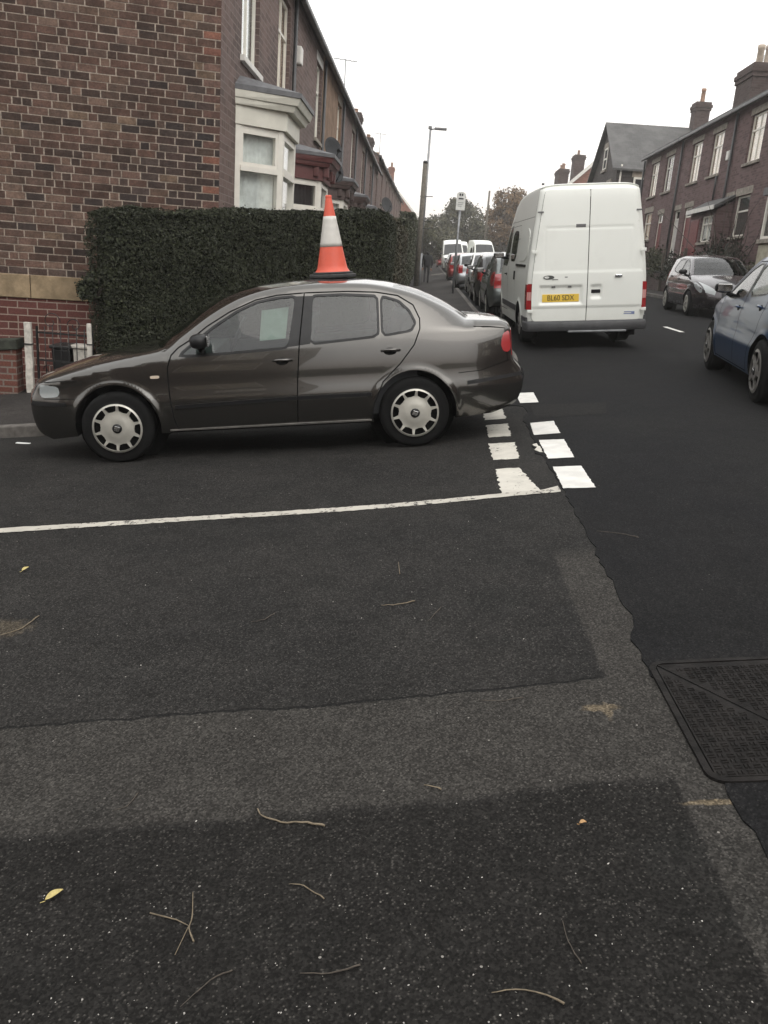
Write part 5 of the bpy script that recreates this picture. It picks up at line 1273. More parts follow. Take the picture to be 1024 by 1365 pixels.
# ---- left terrace
XL = -3.05
def bay(e, b0, zb, fascia, frame, roofm, y0=0, dark=False, cur='curtain_blue', brk=False, proj=.65, zt=3.62):
    """canted bay: b0 start along the wall; faces: near cant, front, far cant"""
    A = [(b0, 0), (b0+.5, -proj), (b0+1.75, -proj), (b0+2.25, 0)]
    fm = MB(); gm = MB(); cm = MB(); dm = MB()
    for i in range(3):
        a = Vector(A[i]+(0,)); b = Vector(A[i+1]+(0,)); d = (b-a); L = d.length; d.normalize(); n = Vector((d.y, -d.x, 0)); Z = Vector((0, 0, 1))
        def ob(mb, u0, u1, z0, z1, q0, q1): mb.obox(a+d*(u0+u1)/2+n*(q0+q1)/2+Z*(z0+z1)/2, d*(u1-u0)/2, n*(q1-q0)/2, Z*(z1-z0)/2)
        post = .09
        ob(fm, 0.002, post, 1.2, zt, -.12, .0); ob(fm, L-post, L-.002, 1.2, zt, -.12, .0)
        ob(fm, post, L-post, zt-.06, zt, -.11, -.01); ob(fm, post, L-post, 1.2, 1.28, -.11, .03)
        tz = zt-.60
        ob(fm, post, L-post, tz-.045, tz+.035, -.11, .015)
        ob(fm, post, post+.045, tz+.035, zt-.06, -.09, -.005); ob(fm, L-post-.045, L-post, tz+.035, zt-.06, -.09, -.005); ob(fm, post+.045, L-post-.045, tz+.035, tz+.085, -.09, -.005); ob(fm, post+.045, L-post-.045, zt-.11, zt-.06, -.09, -.005)
        ob(gm, post, L-post, 1.28, zt-.06, -.06, -.055)
        ob(dm, 0, L, zb, 1.2, -.12, -.01)
        k = 24; V = []
        for j in range(k+1):
            u = post+(L-2*post)*j/k; q = -.14+.012*math.sin(j*2.2)+.006*math.sin(j*4.7); p = a+d*u+n*q; V += [(p.x, p.y, 1.25), (p.x, p.y, zt-.05)]
        cm.add(V, [(2*j, 2*j+2, 2*j+3, 2*j+1) for j in range(k)], True)
    w_ = fm.build('bay_window', frame, e); gm.build('pane', 'window_glass', w_); cm.build('curtain', cur, w_, uv=False); dm.build('bay_base', 'front_brick', w_)
    def ringslab(z0, z1, o0, o1, name, mat, z1w=None):
        P = []
        for o_ in (o0, o1):
            P.append([(b0-o_*.3, 0), (b0+.5-o_*.42, -proj-o_), (b0+1.75+o_*.42, -proj-o_), (b0+2.25+o_*.3, 0)])
        m = MB(); m.add([(x, y, z0) for x, y in P[0]]+[(x, y, z1) for x, y in P[1]], [(0, 3, 2, 1), (4, 5, 6, 7), (0, 1, 5, 4), (1, 2, 6, 5), (2, 3, 7, 6)]); return m.build(name, mat, w_, bevel=.006)
    ringslab(zt+.002, zt+.27, .055, .055, 'fascia', fascia); ringslab(zt+.27, zt+.36, .15, .19, 'cornice_lower', fascia); ringslab(zt+.362, zt+.47, .22, .26, 'cornice', fascia)
    if brk:
        for (qx, qy) in ((b0+.36, -proj*.72-.12), (b0+.48, -proj-.14), (b0+1.1, -proj-.16), (b0+1.74, -proj-.14)): m = MB(); m.box(qx-.05, qx+.05, qy-.02, qy+.10, zt+.07, zt+.268); m.build('bracket', fascia, w_, bevel=.02)
    m = MB(); z0 = zt+.472; P = [(b0-.08, 0), (b0+.5-.12, -proj-.28), (b0+1.75+.12, -proj-.28), (b0+2.33, 0)]
    m.add([(x, y, z0) for x, y in P]+[(x, y, z0+.07) for x, y in P]+[(b0+.25, 0, z0+.24), (b0+2.0, 0, z0+.24)], [(0,3,2,1),(0,1,5,4),(1,2,6,5),(2,3,7,6),(4,5,8),(5,6,9,8),(6,7,9)]); m.build('bay_roof', roofm, w_)
    return w_
GH = 'terraced houses on the left side of the street'
# corner house with the brick gable along the side street
e = empty('terraced_house', mw=mat_local(XL, 12.52, 0, 1), label='brown brick corner house with the big gable wall and cream bay window', cat='house', group=GH)
W1 = 5.88; ga = math.radians(16); zg = -1.2
m = MB(); hol = [(1.30, 2.62, 4.62, 6.5), (4.36, 5.68, 4.62, 6.45), (.95+.06, 3.2-.06, 1.0, 3.5)]
wallp(m, 0, W1, zg, 6.86, hol); m.quad((W1, 0, zg), (W1, 8.5, zg), (W1, 8.5, 6.86), (W1, 4.2, 9.6), (W1, 0, 6.86))
bx_, by_ = -8.8*math.sin(ga), 8.8*math.cos(ga)
m.quad((W1, 8.5, zg), (bx_, by_, zg), (bx_, by_, 6.86), (W1, 8.5, 6.86)); m.build('wall', 'front_brick', e)
Dg = Vector((bx_, by_, 0)).normalized(); Ng = Vector((-Dg.y, Dg.x, 0)); Ng = -Ng if Ng.x > 0 else Ng
m = MB(); rgb = random.Random(21); cols = []
MC = (.34, .285, .235); m.add([(0, 0, 1.24), (0, 0, 6.86), (bx_/2, by_/2, 9.6), (bx_, by_, 6.86), (bx_, by_, 1.24)], [(0, 1, 2, 3, 4)]); cols.append(MC)
pal = [(.060, .037, .029), (.074, .044, .034), (.090, .052, .040), (.082, .054, .042), (.050, .033, .027), (.11, .070, .052), (.038, .028, .025), (.13, .088, .062)]; wts = [5, 7, 6, 5, 4, 2, 1.3, 1]
RH = .0985; zz = 1.2445; row = 0
def vn1(a, b): return float(vnoise(np.array([[a, b, .5]]), 1.0, 3)[0])
while zz < 8.2:
    smax = 8.8 if zz < 6.86 else 8.8*(1-(zz-6.86)/2.9); s_ = 0.0 if zz < 6.86 else 8.8*.5*(zz-6.86)/2.74; first = True
    while s_ < smax-.1:
        if first and zz < 6.86: L_b = .232 if row % 2 else .068; 
        elif first: L_b = rgb.uniform(.1, .24)
        else: L_b = .124 if rgb.random() < .17 else .252+rgb.uniform(-.004, .004)
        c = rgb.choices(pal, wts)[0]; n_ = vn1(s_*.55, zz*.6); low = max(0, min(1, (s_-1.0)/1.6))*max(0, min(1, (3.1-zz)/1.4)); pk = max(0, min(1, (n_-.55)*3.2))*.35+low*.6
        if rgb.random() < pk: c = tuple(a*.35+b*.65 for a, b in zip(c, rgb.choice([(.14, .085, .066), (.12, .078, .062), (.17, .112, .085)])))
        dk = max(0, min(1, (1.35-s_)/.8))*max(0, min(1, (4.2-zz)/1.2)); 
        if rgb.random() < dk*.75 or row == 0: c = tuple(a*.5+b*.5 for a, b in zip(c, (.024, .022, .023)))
        if first and row % 2 and zz < 6.86: c = rgb.choice([(.15, .070, .052), (.11, .062, .050), (.13, .078, .062), (.10, .057, .046), (.17, .078, .055)])
        k = rgb.uniform(.85, 1.15); c = tuple(a*k for a in c); g = .0075+rgb.uniform(-.0015, .002); pr = rgb.uniform(.003, .007); jz = rgb.uniform(-.0018, .0018)
        x0_, x1_ = s_+(g if not first else -.004), s_+L_b-g
        za_, zb_ = zz+.0065+jz, zz+RH-.0065+jz; P = []
        for (q, z_) in ((x0_, za_), (x0_, zb_), (x1_, zb_), (x1_, za_)): v_ = Dg*q; P.append((v_.x, v_.y, z_+rgb.uniform(-.0012, .0012)))
        P2 = [(a+Ng.x*pr, b+Ng.y*pr, z_) for a, b, z_ in P]
        m.add(P+P2, [(4, 5, 6, 7), (0, 1, 5, 4), (1, 2, 6, 5), (2, 3, 7, 6), (3, 0, 4, 7)]); cols += [c]*5; s_ += L_b; first = False
    zz += RH; row += 1
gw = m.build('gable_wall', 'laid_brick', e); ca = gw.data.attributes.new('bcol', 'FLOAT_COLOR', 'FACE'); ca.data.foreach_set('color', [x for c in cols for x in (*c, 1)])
m = MB(); m.add([(0, 0, zg), (0, 0, .93), (bx_, by_, .93), (bx_, by_, zg)], [(0, 1, 2, 3)]); m.build('gable_plinth', 'red_plinth_brick', e)
m = MB(); s0 = .0; L_ = 8.8
while s0 < L_:
    l_ = random.uniform(1.1, 1.7); a_ = Dg*(s0+.004)+Ng*.0; b_ = Dg*(min(s0+l_, L_)-.004); pr = Ng*(.022+random.uniform(0, .008))
    c_ = (a_+b_)/2+pr/2+Vector((0, 0, 1.085)); m.obox(c_, (b_-a_)/2, pr/2+Ng*.002, Vector((0, 0, .158))); s0 += l_
m.build('stone_band', 'sandstone', e, bevel=.008)
m = MB(); 
for a, b, sgn in ((-.18, 4.2, 1), (8.8, 4.2, -1)):
    za = 6.86-.10; xa = -math.tan(ga)*a; xm = -math.tan(ga)*4.2
    P = [(xa, a, za), (W1, a, za), (W1, b, 9.63), (xm, b, 9.63)]; m.add(P+[(x, y, z+.07) for x, y, z in P], [(0,1,2,3),(4,7,6,5),(0,4,5,1),(1,5,6,2),(2,6,7,3),(3,7,4,0)])
m.build('roof', 'roof_slate', e); m = MB(); m.box(.0, W1, -.27, -.17, 6.66, 6.76); m.build('gutter', 'gutter_black', e, bevel=.03)
window(e, 1.30, 2.62, 4.62, 6.5, .07, mull=(1.96,), trans=(5.9,), cur='curtain_blue', lintel='pale_stone', sill='white_stone_paint')
window(e, 4.36, 5.68, 4.62, 6.45, .07, mull=(5.02,), trans=(5.85,), cur='curtain_cream', lintel=None)
bay(e, 1.0, -.5, 'cream_fascia', 'white_upvc', 'lead_roofing')
Y0 = 12.52+W1
fronts = [('front_brick', 'maroon_paint', 'brick house second from the corner with the dark red bay cornice', 'white_upvc', True), ('render_tan', 'brown_paint', 'tan rendered house third from the corner with brown bay cornice', 'white_upvc', True), ('front_brick', 'brown_paint', 'brick house fourth from the corner with a dark brown bay cornice', 'white_upvc', True),
          ('front_brick', 'green_grey_paint', 'brick house fifth from the corner with grey green bay cornice', 'white_upvc', False), ('front_brick', 'maroon_paint', 'brick house sixth from the corner on the left terrace', 'white_upvc', False), ('front_brick', 'cream_fascia', 'brick house seventh from the corner, last before the roof steps up', 'white_upvc', False)]
for i, (wm, fm_, lab, frm, brk) in enumerate(fronts):
    e = empty('terraced_house', mw=mat_local(XL, Y0+5*i, 0, 1), label=lab, cat='house', group=GH); z = GY*i*5
    shell(e, 5.0, 8.0, -1.0, 6.86, 9.3, wm, [(3.85, 4.85, 4.62+.1, 6.45), (.10, 2.2, 1.0, 3.5)], ov=.16)
    window(e, 3.85, 4.85, 4.72, 6.45, .07, mull=(4.35,), trans=(5.85,), cur='curtain_cream' if i % 2 else 'curtain_blue', lintel='white_stone_paint' if i == 0 else 'pale_stone')
    bay(e, .06, -.6, fm_, frm, 'lead_roofing', cur='curtain_blue' if i else 'room_dark', brk=brk, zt=3.4+.03*i)
    m = MB(); m.tube([(0.02, -.07, 6.7), (0.02, -.07, 0)], .04, 8); m.build('downpipe', 'gutter_black', e, uv=False)
    if i in (4, 5): chimney(e, 5.0, 1.3, 7.3, 8.75+.2*(i-4), .5, .3, [(.1, 0, .35)])
Y1 = Y0+30
labs = ['taller brick house eighth along the left terrace with satellite dish', 'taller brick house ninth along the left terrace', 'brick house tenth along the left terrace', 'brick house eleventh along the left terrace', 'brick house twelfth along the left terrace near the lamp post top', 'brick house thirteenth along the left terrace', 'brick house fourteenth along the left terrace', 'last brick house of the left terrace before the orange brick one']
for i, lab in enumerate(labs):
    e = empty('terraced_house', mw=mat_local(XL, Y1+5*i, 0, 1), label=lab, cat='house', group=GH); dz = .75+.12*i
    shell(e, 5.0, 8.0, -1.0, 6.86+dz, 9.3+dz, 'front_brick', [(3.6, 4.7, 4.8+dz, 6.45+dz)], ov=.16)
    window(e, 3.6, 4.7, 4.8+dz, 6.45+dz, .07, trans=(5.9+dz,), cur='curtain_cream', lintel='pale_stone')
    bay(e, .06, -.2, 'cream_fascia' if i % 2 else 'brown_paint', 'white_upvc', 'lead_roofing', zt=3.6+dz*.8)
    if i % 2 == 0: chimney(e, .2, 1.4, 7.6+dz, 8.95+dz, .45, .3, [(-.2, 0, .35)])
e = empty('brick_house', mw=mat_local(-1.9, 112, 0, 1), label='orange brick house with white roof edge at the far end of the left terrace', cat='house')
shell(e, 9, 8.0, -.5, 8.6, 13.0, 'orange_brick', [(1.5, 2.6, 6.0, 7.6), (4.5, 5.6, 6.0, 7.6)], 'red_roof_tile'); window(e, 1.5, 2.6, 6.0, 7.6, lintel='pale_stone'); window(e, 4.5, 5.6, 6.0, 7.6, lintel='pale_stone')
m = MB(); 
for a in ((-.35, 4),): m.add([(-.05, -.35, 8.35), (-.05, 4, 13.05), (-.05, 4, 13.35), (-.05, -.35, 8.65), (.1, -.35, 8.35), (.1, 4, 13.05), (.1, 4, 13.35), (.1, -.35, 8.65)], [(0,1,2,3)[::-1],(4,5,6,7),(0,4,5,1),(3,2,6,7)])
m.build('verge_board', 'white_stone_paint', e); chimney(e, 2.5, 3.6, 12.4, 14.6, .55, .35, [(-.3, 0, 1), (0, 0, .8), (.3, 0, 1.1)], 'orange_brick')
# fittings on the left fronts
m = MB(); m.obox((XL+.07, 18.95, 5.78), (.07, 0, 0), (0, .14, 0), (0, 0, .17)); o = m.build('alarm_box', 'white_stone_paint', bevel=.03); tag(o, 'white burglar alarm box high on the brick front beside the tall window', 'alarm box')
def dish(x, y, z, r, label, aim=(1, -.9, .4)):
    a = Vector(aim).normalized(); e = empty('satellite_dish', (x, y, z), label=label, cat='satellite dish', group='satellite dishes on the left terrace'); q = a.to_track_quat('Z', 'Y').to_matrix().to_4x4()
    m = MB(); prof = [(0, 0), (r*.4, r*.04), (r*.75, r*.13), (r, r*.25), (r*.98, r*.27), (r*.74, r*.16), (r*.4, r*.07), (0, r*.03)]; m.lathe(prof, 'z', (0, 0, 0), 24); o = m.build('reflector', 'cabin_trim', e, uv=False); o.matrix_local = q
    m = MB(); m.tube([(0, 0, -.02), (-.2, 0, -.1), (-.35, 0, -.4)], .02, 6); m.build('bracket', 'dark_metal', e, uv=False)
    m = MB(); m.tube([(0, -r*.9, r*.2), (0, -r*.4, r*.9)], .012, 6); m.obox((0, -r*.38, r*.92), (.03, 0, 0), (0, .03, 0), (0, 0, .05)); o = m.build('receiver', 'dark_metal', e, uv=False); o.matrix_local = q
dish(-2.45, 21.0, 4.30, .27, 'upper of two dark satellite dishes over the red bay cornice'); dish(-2.43, 21.4, 3.86, .27, 'lower of two dark satellite dishes over the red bay cornice'); dish(-2.55, 49.0, 5.2, .42, 'dark satellite dish far along the left terrace')

# ---- right terrace: local x runs towards the camera, local y into the house
XR = 10.0; GR = 'terraced houses on the right side of the street'
def rhouse(Yn, Yf, label): return empty('terraced_house', mw=mat_local(XR, Yf, 0, -1), label=label, cat='house', group=GR)
def rx(Yf, Y): return Yf-Y
specs = [(24.7, 30.8, 'nearest dark brick house on the right, its tall upper window beside a white box', [(26.0, 27.1), (28.25, 29.5)]), (30.8, 36.9, 'middle dark brick house on the right with the lean-to porch', [(32.0, 33.2), (34.4, 35.6)]), (36.9, 43.0, 'far dark brick house on the right, next to the slate gabled house', [(38.1, 39.3), (40.45, 41.7)])]
for k, (yn, yf, lab, wins) in enumerate(specs):
    e = rhouse(yn, yf, lab); H = [(rx(yf, b), rx(yf, a), 5.80, 7.25) for a, b in wins]
    gf = {0: [('w', 28.4, 29.65, 3.55, 4.82), ('d', 30.0, 30.6, 2.6, 4.82)], 1: [('d', 34.4, 35.3, 2.55, 4.88), ('d', 36.0, 36.75, 2.6, 4.88)], 2: [('d', 38.5, 39.3, 2.65, 4.9), ('w', 40.4, 41.7, 3.9, 5.1)]}[k]
    H2 = [(rx(yf, b), rx(yf, a), c, d) for t, a, b, c, d in gf]
    shell(e, yf-yn, 7.0, 1.0, 7.72, 9.3, 'purple_brick', H+H2, 'roof_slate', .18)
    for j, h in enumerate(H): window(e, *h, .07, mull=((h[0]+h[1])/2,), trans=(6.78,), cur='curtain_cream' if not (k == 2 and j == 0) else 'brown_paint', lintel='pale_stone')
    for (t, a, b, c, d), h in zip(gf, H2):
        if t == 'w': window(e, *h, .07, mull=((h[0]+h[1])/2,) if k else (), trans=(c+(d-c)*.62,), cur='curtain_cream' if k else 'dull_grey', lintel='pale_stone', lh=.24)
        else: door(e, *h, 'door_red' if (k, a) in ((1, 34.4), (2, 38.5)) else 'door_white')
    m = MB(); m.tube([(.05, -.07, 7.55), (.05, -.07, 2.3)], .045, 8); m.build('downpipe', 'gutter_black', e, uv=False)
    if k == 1: m = MB(); m.tube([(rx(yf, 31.9), -.07, 5.7), (rx(yf, 31.9), -.07, 4.9)], .035, 8); m.build('waste_pipe', 'gutter_black', e, uv=False)
e = rhouse(18.6, 24.7, 'cream rendered bay of the house at the right edge of the photo'); shell(e, 6.1, 7.0, 1.0, 7.72, 9.3, 'purple_brick', [(3.8, 4.8, 5.86, 7.22)], 'roof_slate', .18); window(e, 3.8, 4.8, 5.86, 7.22)
m = MB(); m.box(-.25, 2.0, -.75, -.002, .9, 3.12); b_ = m.build('bay_base', 'cream_render', e); m = MB(); m.box(-.32, 2.07, -.82, -.004, 3.122, 3.24); m.build('bay_sill', 'pale_stone', b_, bevel=.01)
m = MB(); frame_bars(m, -.25, 2.0, 3.242, 4.4, -.75, .08, .07, (.5, 1.25)); m.box(-.25, -.18, -.68, -.002, 3.242, 4.4); m.box(1.93, 2.0, -.68, -.002, 3.242, 4.4); m.build('bay_frame', 'white_upvc', b_); m = MB(); m.box(-.2, 1.95, -.69, -.1, 3.25, 4.38); m.build('bay_pane', 'dark_car_glass', b_); m = MB(); m.box(-.35, 2.1, -.85, -.004, 4.402, 4.6); m.build('bay_roof', 'lead_roofing', b_)
# lean-to porch
e = empty('porch', mw=mat_local(XR-.52, 32.55, 0, -1), label='small lean-to porch with white framed window and sloping white roof edge', cat='porch')
m = MB(); wallp(m, 0, 2.75, 1.3, 4.42, [(1.25, 2.45, 3.4, 4.28)]); m.quad((0, 0, 1.3), (0, 0, 4.42), (0, .5, 4.7), (0, .5, 1.3)); m.quad((2.75, 0, 1.3), (2.75, .5, 1.3), (2.75, .5, 4.7), (2.75, 0, 4.42)); m.build('wall', 'purple_brick', e)
m = MB(); m.box(.15, 1.05, -.03, .02, 2.3, 4.2); m.build('door', 'door_red', e, bevel=.01); window(e, 1.25, 2.45, 3.4, 4.28, .06, mull=(1.85,), trans=(4.0,), cur='curtain_blue', lintel=None)
m = MB(); m.add([(-.1, -.15, 4.42), (2.85, -.15, 4.42), (2.85, .5, 4.80), (-.1, .5, 4.80), (-.1, -.15, 4.52), (2.85, -.15, 4.52), (2.85, .5, 4.90), (-.1, .5, 4.90)], [(0,3,2,1),(4,5,6,7),(0,1,5,4),(1,2,6,5),(2,3,7,6),(3,0,4,7)]); m.build('roof', 'roof_slate', e); m = MB(); m.box(-.12, 2.87, -.19, -.152, 4.40, 4.54); m.build('fascia', 'white_stone_paint', e)
m = MB(); m.obox((XR-.06, 31.0, 6.25), (.06, 0, 0), (0, .12, 0), (0, 0, .15)); tag(m.build('alarm_box', 'white_stone_paint', bevel=.02), 'small white box between the upper windows of the right terrace', 'alarm box')
# chimneys of the right terrace belong to the houses
hs_ = [o for o in bpy.data.objects if o.get('group') == GR]
chimney(hs_[0], rx(30.8, 29.2), 1.6, 7.9, 10.2, .62, .45, [(.2, 0, 1.2)], potm='pot_cream', ph=.75)
chimney(hs_[1], rx(36.9, 34.3), 1.6, 7.9, 9.75, .85, .5, [(-.25, 0, 1.1), (.3, .1, .9)], ph=.75, potm='pot_cream')
# slate-roofed house side on at the end of the right terrace
e = empty('gabled_house', mw=mat_local(10.0, 56.6, 0, -1), label='grey slate roofed house with its gable to the street beyond the right terrace', cat='house')
m = MB(); D_ = 12; ze, zr = 8.1, 10.75
m.add([(0, 0, 0), (7.1, 0, 0), (7.1, 0, ze), (3.55, 0, zr), (0, 0, ze)], [(0, 1, 2, 3, 4)]); m.quad((7.1, 0, 0), (7.1, D_, 0), (7.1, D_, ze), (7.1, 0, ze)); m.quad((0, 0, 0), (0, 0, ze), (0, D_, ze), (0, D_, 0)); m.add([(0, D_, 0), (7.1, D_, 0), (7.1, D_, ze), (3.55, D_, zr), (0, D_, ze)], [(4, 3, 2, 1, 0)]); m.build('wall', 'dark_gable_brick', e)
m = MB()
for a, sg in ((7.1+.3, 1), (-.3, -1)):
    za = ze-.3*(zr-ze)/3.55; P = [(a, -.3, za), (a, D_, za), (3.55, D_, zr+.03), (3.55, -.3, zr+.03)]; m.add(P+[(x, y, z+.1) for x, y, z in P], [(0,1,2,3),(4,7,6,5),(0,4,5,1),(1,5,6,2),(2,6,7,3),(3,7,4,0)])
m.build('roof', 'roof_slate', e)
def gwin(u0, u1, z0, z1, side='gable'):
    m = MB()
    if side == 'gable':
        m.box(u0, u1, -.02, .02, z0, z1); w_ = m.build('window', 'room_dark', e); m = MB(); frame_bars(m, u0, u1, z0, z1, -.06, .09, .05, (), ((z0+z1)/2,)); m.build('window_frame', 'white_upvc', w_); m = MB(); m.box(u0-.15, u1+.15, -.07, .0, z1, z1+.28); m.build('lintel', 'pale_stone', w_); m = MB(); m.box(u0-.1, u1+.1, -.12, .0, z0-.14, z0); m.build('sill', 'pale_stone', w_)
    else:
        m.box(7.08, 7.12, u0, u1, z0, z1); w_ = m.build('window', 'room_dark', e); m = MB()
        for (a, b, c, d) in ((u0, u0+.1, z0, z1), (u1-.1, u1, z0, z1), (u0+.1, u1-.1, z0, z0+.1), (u0+.1, u1-.1, z1-.1, z1), (u0+.1, u1-.1, (z0+z1)/2-.05, (z0+z1)/2+.05)): m.box(7.13, 7.18, a, b, c, d)
        m.build('window_frame', 'white_upvc', w_); m = MB(); m.box(7.10, 7.17, u0-.1, u1+.1, z1, z1+.35); m.build('lintel', 'pot_cream', w_)
gwin(3.0, 4.0, 8.3, 9.5); gwin(1.0, 2.0, 6.0, 7.3); gwin(4.9, 5.9, 6.0, 7.3); gwin(.95, 1.75, 5.3, 7.6, 'side')
m = MB(); m.tube([(7.2, .2, 8.2), (7.2, .15, 4)], .05, 8); m.build('downpipe', 'old_white_post', e, uv=False); chimney(e, 3.55, 5.0, 10.2, 12.2, .45, .4, [(0, 0, 1.1)], ph=.7)
# further houses on the right
e = empty('brick_house', mw=mat_local(11.8, 96, 0, -1), label='far house with a pale roof edge behind the white van roof', cat='house', group='far houses on the right')
shell(e, 10, 8, 0, 9.6, 13.4, 'orange_brick', [(2, 3.2, 7, 8.6)], 'red_roof_tile'); window(e, 2, 3.2, 7, 8.6)
m = MB(); m.add([(10.05, -.5, 9.2), (10.05, 4, 13.5), (10.05, 4, 13.9), (10.05, -.5, 9.6), (10.2, -.5, 9.2), (10.2, 4, 13.5), (10.2, 4, 13.9), (10.2, -.5, 9.6)], [(0,1,2,3),(4,7,6,5),(0,4,5,1),(3,2,6,7)]); m.build('verge_board', 'white_stone_paint', e)
chimney(e, 7.5, 2.2, 10, 13.9, .8, .5, [(-.4, 0, 1)], 'chimney_brick'); chimney(e, 1.5, 1.6, 10, 13.2, 1.5, .5, [(-1.0, 0, 1.2), (-.3, 0, 1), (.3, 0, 1.2), (.9, 0, 1)], 'chimney_brick')

# ------------------------------------------------------------------ hedges, walls, gate
HA, HB = (-4.08, 10.86), (-.68, 14.0)
zt_h = lambda x, y: 2.10+(x+4.2)*.125
zb_h = lambda x, y: pave_z(x, y)+.42
hedge('privet_hedge', [HA, (-2.2, 12.55) if False else (-2.4, 12.38), HB, (-.70, 17.8)], .62, zb_h, lambda x, y: zt_h(x, min(y, 14))+.0*(y-14), 6500, .0165, 'hedge_leaf', 'tall dark clipped privet hedge behind the bronze saloon car', 11)
GHH = 'clipped hedges along the left pavement'
hedge('privet_hedge', [(-.72, 18.0), (-.75, 30)], .55, lambda x, y: pave_z(x, y)+.1, lambda x, y: 2.7+GY*(y-18), 900, .035, 'hedge_leaf_old', 'brownish hedge continuing along the pavement behind the dark one', 12, group=GHH)
hedge('privet_hedge', [(-.78, 30.2), (-.85, 47)], .55, lambda x, y: pave_z(x, y)+.1, lambda x, y: 3.15+GY*(y-18), 500, .05, 'hedge_leaf_pale', 'pale green hedge beside the walking person and lamp post', 13, group=GHH)
hedge('privet_hedge', [(-.9, 47.3), (-.9, 72)], .8, lambda x, y: pave_z(x, y)+.1, lambda x, y: 3.9+GY*(y-18)*1.2, 260, .07, 'hedge_leaf_pale', 'overgrown hedge beyond the lamp post on the left pavement', 14, group=GHH)
def stone_wall(name, a, b, th, zb, h, mat, cop, label, cat='wall', coph=.07):
    a = Vector(a); b = Vector(b); d = (b-a); L = d.length; d.normalize(); e = empty(name, mw=mat_local(a.x, a.y, d.x, d.y), label=label, cat=cat); k = max(1, int(L/1.0)); m = MB(); c = MB()
    for i in range(k):
        u0, u1 = L*i/k, L*(i+1)/k; p0 = a+d*u0; p1 = a+d*u1; z0 = zb(p0.x, p0.y); z1 = zb(p1.x, p1.y)
        def sl(mb, o0, o1, y0, y1, za, zb_, g=0): mb.add([(o0+g, y0, z0+za), (o1-g, y0, z1+za), (o1-g, y1, z1+za), (o0+g, y1, z0+za), (o0+g, y0, z0+zb_), (o1-g, y0, z1+zb_), (o1-g, y1, z1+zb_), (o0+g, y1, z0+zb_)], [(0,3,2,1),(4,5,6,7),(0,1,5,4),(1,2,6,5),(2,3,7,6),(3,0,4,7)])
        sl(m, u0, u1, 0, th, -.4, h); sl(c, u0-(.03 if i == 0 else 0), u1+(.03 if i == k-1 else 0), -.03, th+.03, h+.001, h+coph, .004)
    m.build('brickwork', mat, e); c.build('coping', cop, e, bevel=.015); return e
stone_wall('garden_wall', (-12, 9.95), (-5.28, 10.78), .24, lambda x, y: pave_z(x, y)-.02, .60, 'low_wall_brick', 'weathered_coping', 'low red brick garden wall with dark coping left of the gate', coph=.14)
stone_wall('garden_wall', (-4.1, 10.84), (-2.4, 12.33), .2, lambda x, y: pave_z(x, y)-.02, .34, 'sandstone', 'sandstone', 'rough stone wall under the left end of the dark hedge')
def post(x, y, h, wdt, label):
    e = empty('gate_post', (x, y, pave_z(x, y)), .1, label=label, cat='post', group='white gate posts'); m = MB()
    P = []
    n = 8
    for i in range(n+1):
        z = h*i/n; j = random.uniform(-.004, .004); s = wdt/2*(1-.06*i/n)
        P += [(-s+j, -s*.7, z), (s+j, -s*.7, z), (s+j, s*.7, z), (-s+j, s*.7, z)]
    m.add(P, [(4*i+a, 4*i+(a+1) % 4, 4*i+4+(a+1) % 4, 4*i+4+a) for i in range(n) for a in range(4)]+[(4*n, 4*n+1, 4*n+2, 4*n+3)]); m.build('post', 'old_white_post', e, bevel=.006)
    m = MB(); m.box(-wdt*.55, wdt*.55, -wdt*.5, wdt*.5, h*.69, h*.705); m.build('rusty_strap', 'dark_metal', e)
post(-5.14, 10.86, .92, .095, 'flaking white gate post at the end of the brick wall'); post(-4.30, 10.80, .88, .06, 'thin white gate post at the hedge end')
e = empty('garden_gate', mw=mat_local(-5.05, 10.92, .98, -.06) @ Matrix.Translation((0, 0, pave_z(-5.0, 10.9))), label='black wrought iron garden gate between two white posts', cat='gate')
m = MB(); W_ = .76
for x in (0, W_): m.box(x-.012, x+.012, -.012, .012, .05, .86)
for z in (.12, .42, .78): m.box(.012, W_-.012, -.006, .006, z-.012, z+.012)
m.build('frame', 'wrought_iron', e); m = MB()
for i in range(1, 7): x = W_*i/7; m.tube([(x, 0, .06), (x, 0, .84+.05*math.sin(math.pi*i/7))], .007, 6)
m.build('bars', 'wrought_iron', e, uv=False); m = MB()
for cx_, cz_, r, s in ((.2, .93, .13, 1), (.52, .90, .10, -1), (.38, .6, .09, 1), (.14, .3, .07, -1)): m.tube([(cx_+s*r*(1-t/26)*math.cos(t*.33), 0, cz_+r*(1-t/26)*math.sin(t*.33)) for t in range(22)], .006, 5)
m.build('scrollwork', 'wrought_iron', e, uv=False)
def bin_(x, y, z, w_, d, h, mat, label, rz=.1, lid=None):
    e = empty('refuse_bin', (x, y, z), rz, label=label, cat='bin'); m = MB(); a = .84
    m.add([(-w_*a, -d*a, 0), (w_*a, -d*a, 0), (w_*a, d*a, 0), (-w_*a, d*a, 0), (-w_, -d, h), (w_, -d, h), (w_, d, h), (-w_, d, h)], [(0,3,2,1),(4,5,6,7),(0,1,5,4),(1,2,6,5),(2,3,7,6),(3,0,4,7)]); m.build('tub', mat, e, bevel=.02)
    m = MB(); m.box(-w_-.02, w_+.02, -d-.03, d+.02, h+.002, h+.05); m.build('lid', lid or mat, e, bevel=.015)
bin_(-4.50, 11.05, pave_z(-4.3, 11.2)+.1, .10, .10, .42, 'old_white_post', 'small white bin standing behind the iron gate'); bin_(-4.86, 11.35, pave_z(-4.8, 11.4), .13, .2, .52, 'bin_black', 'black bin behind the iron gate, left of the white one')
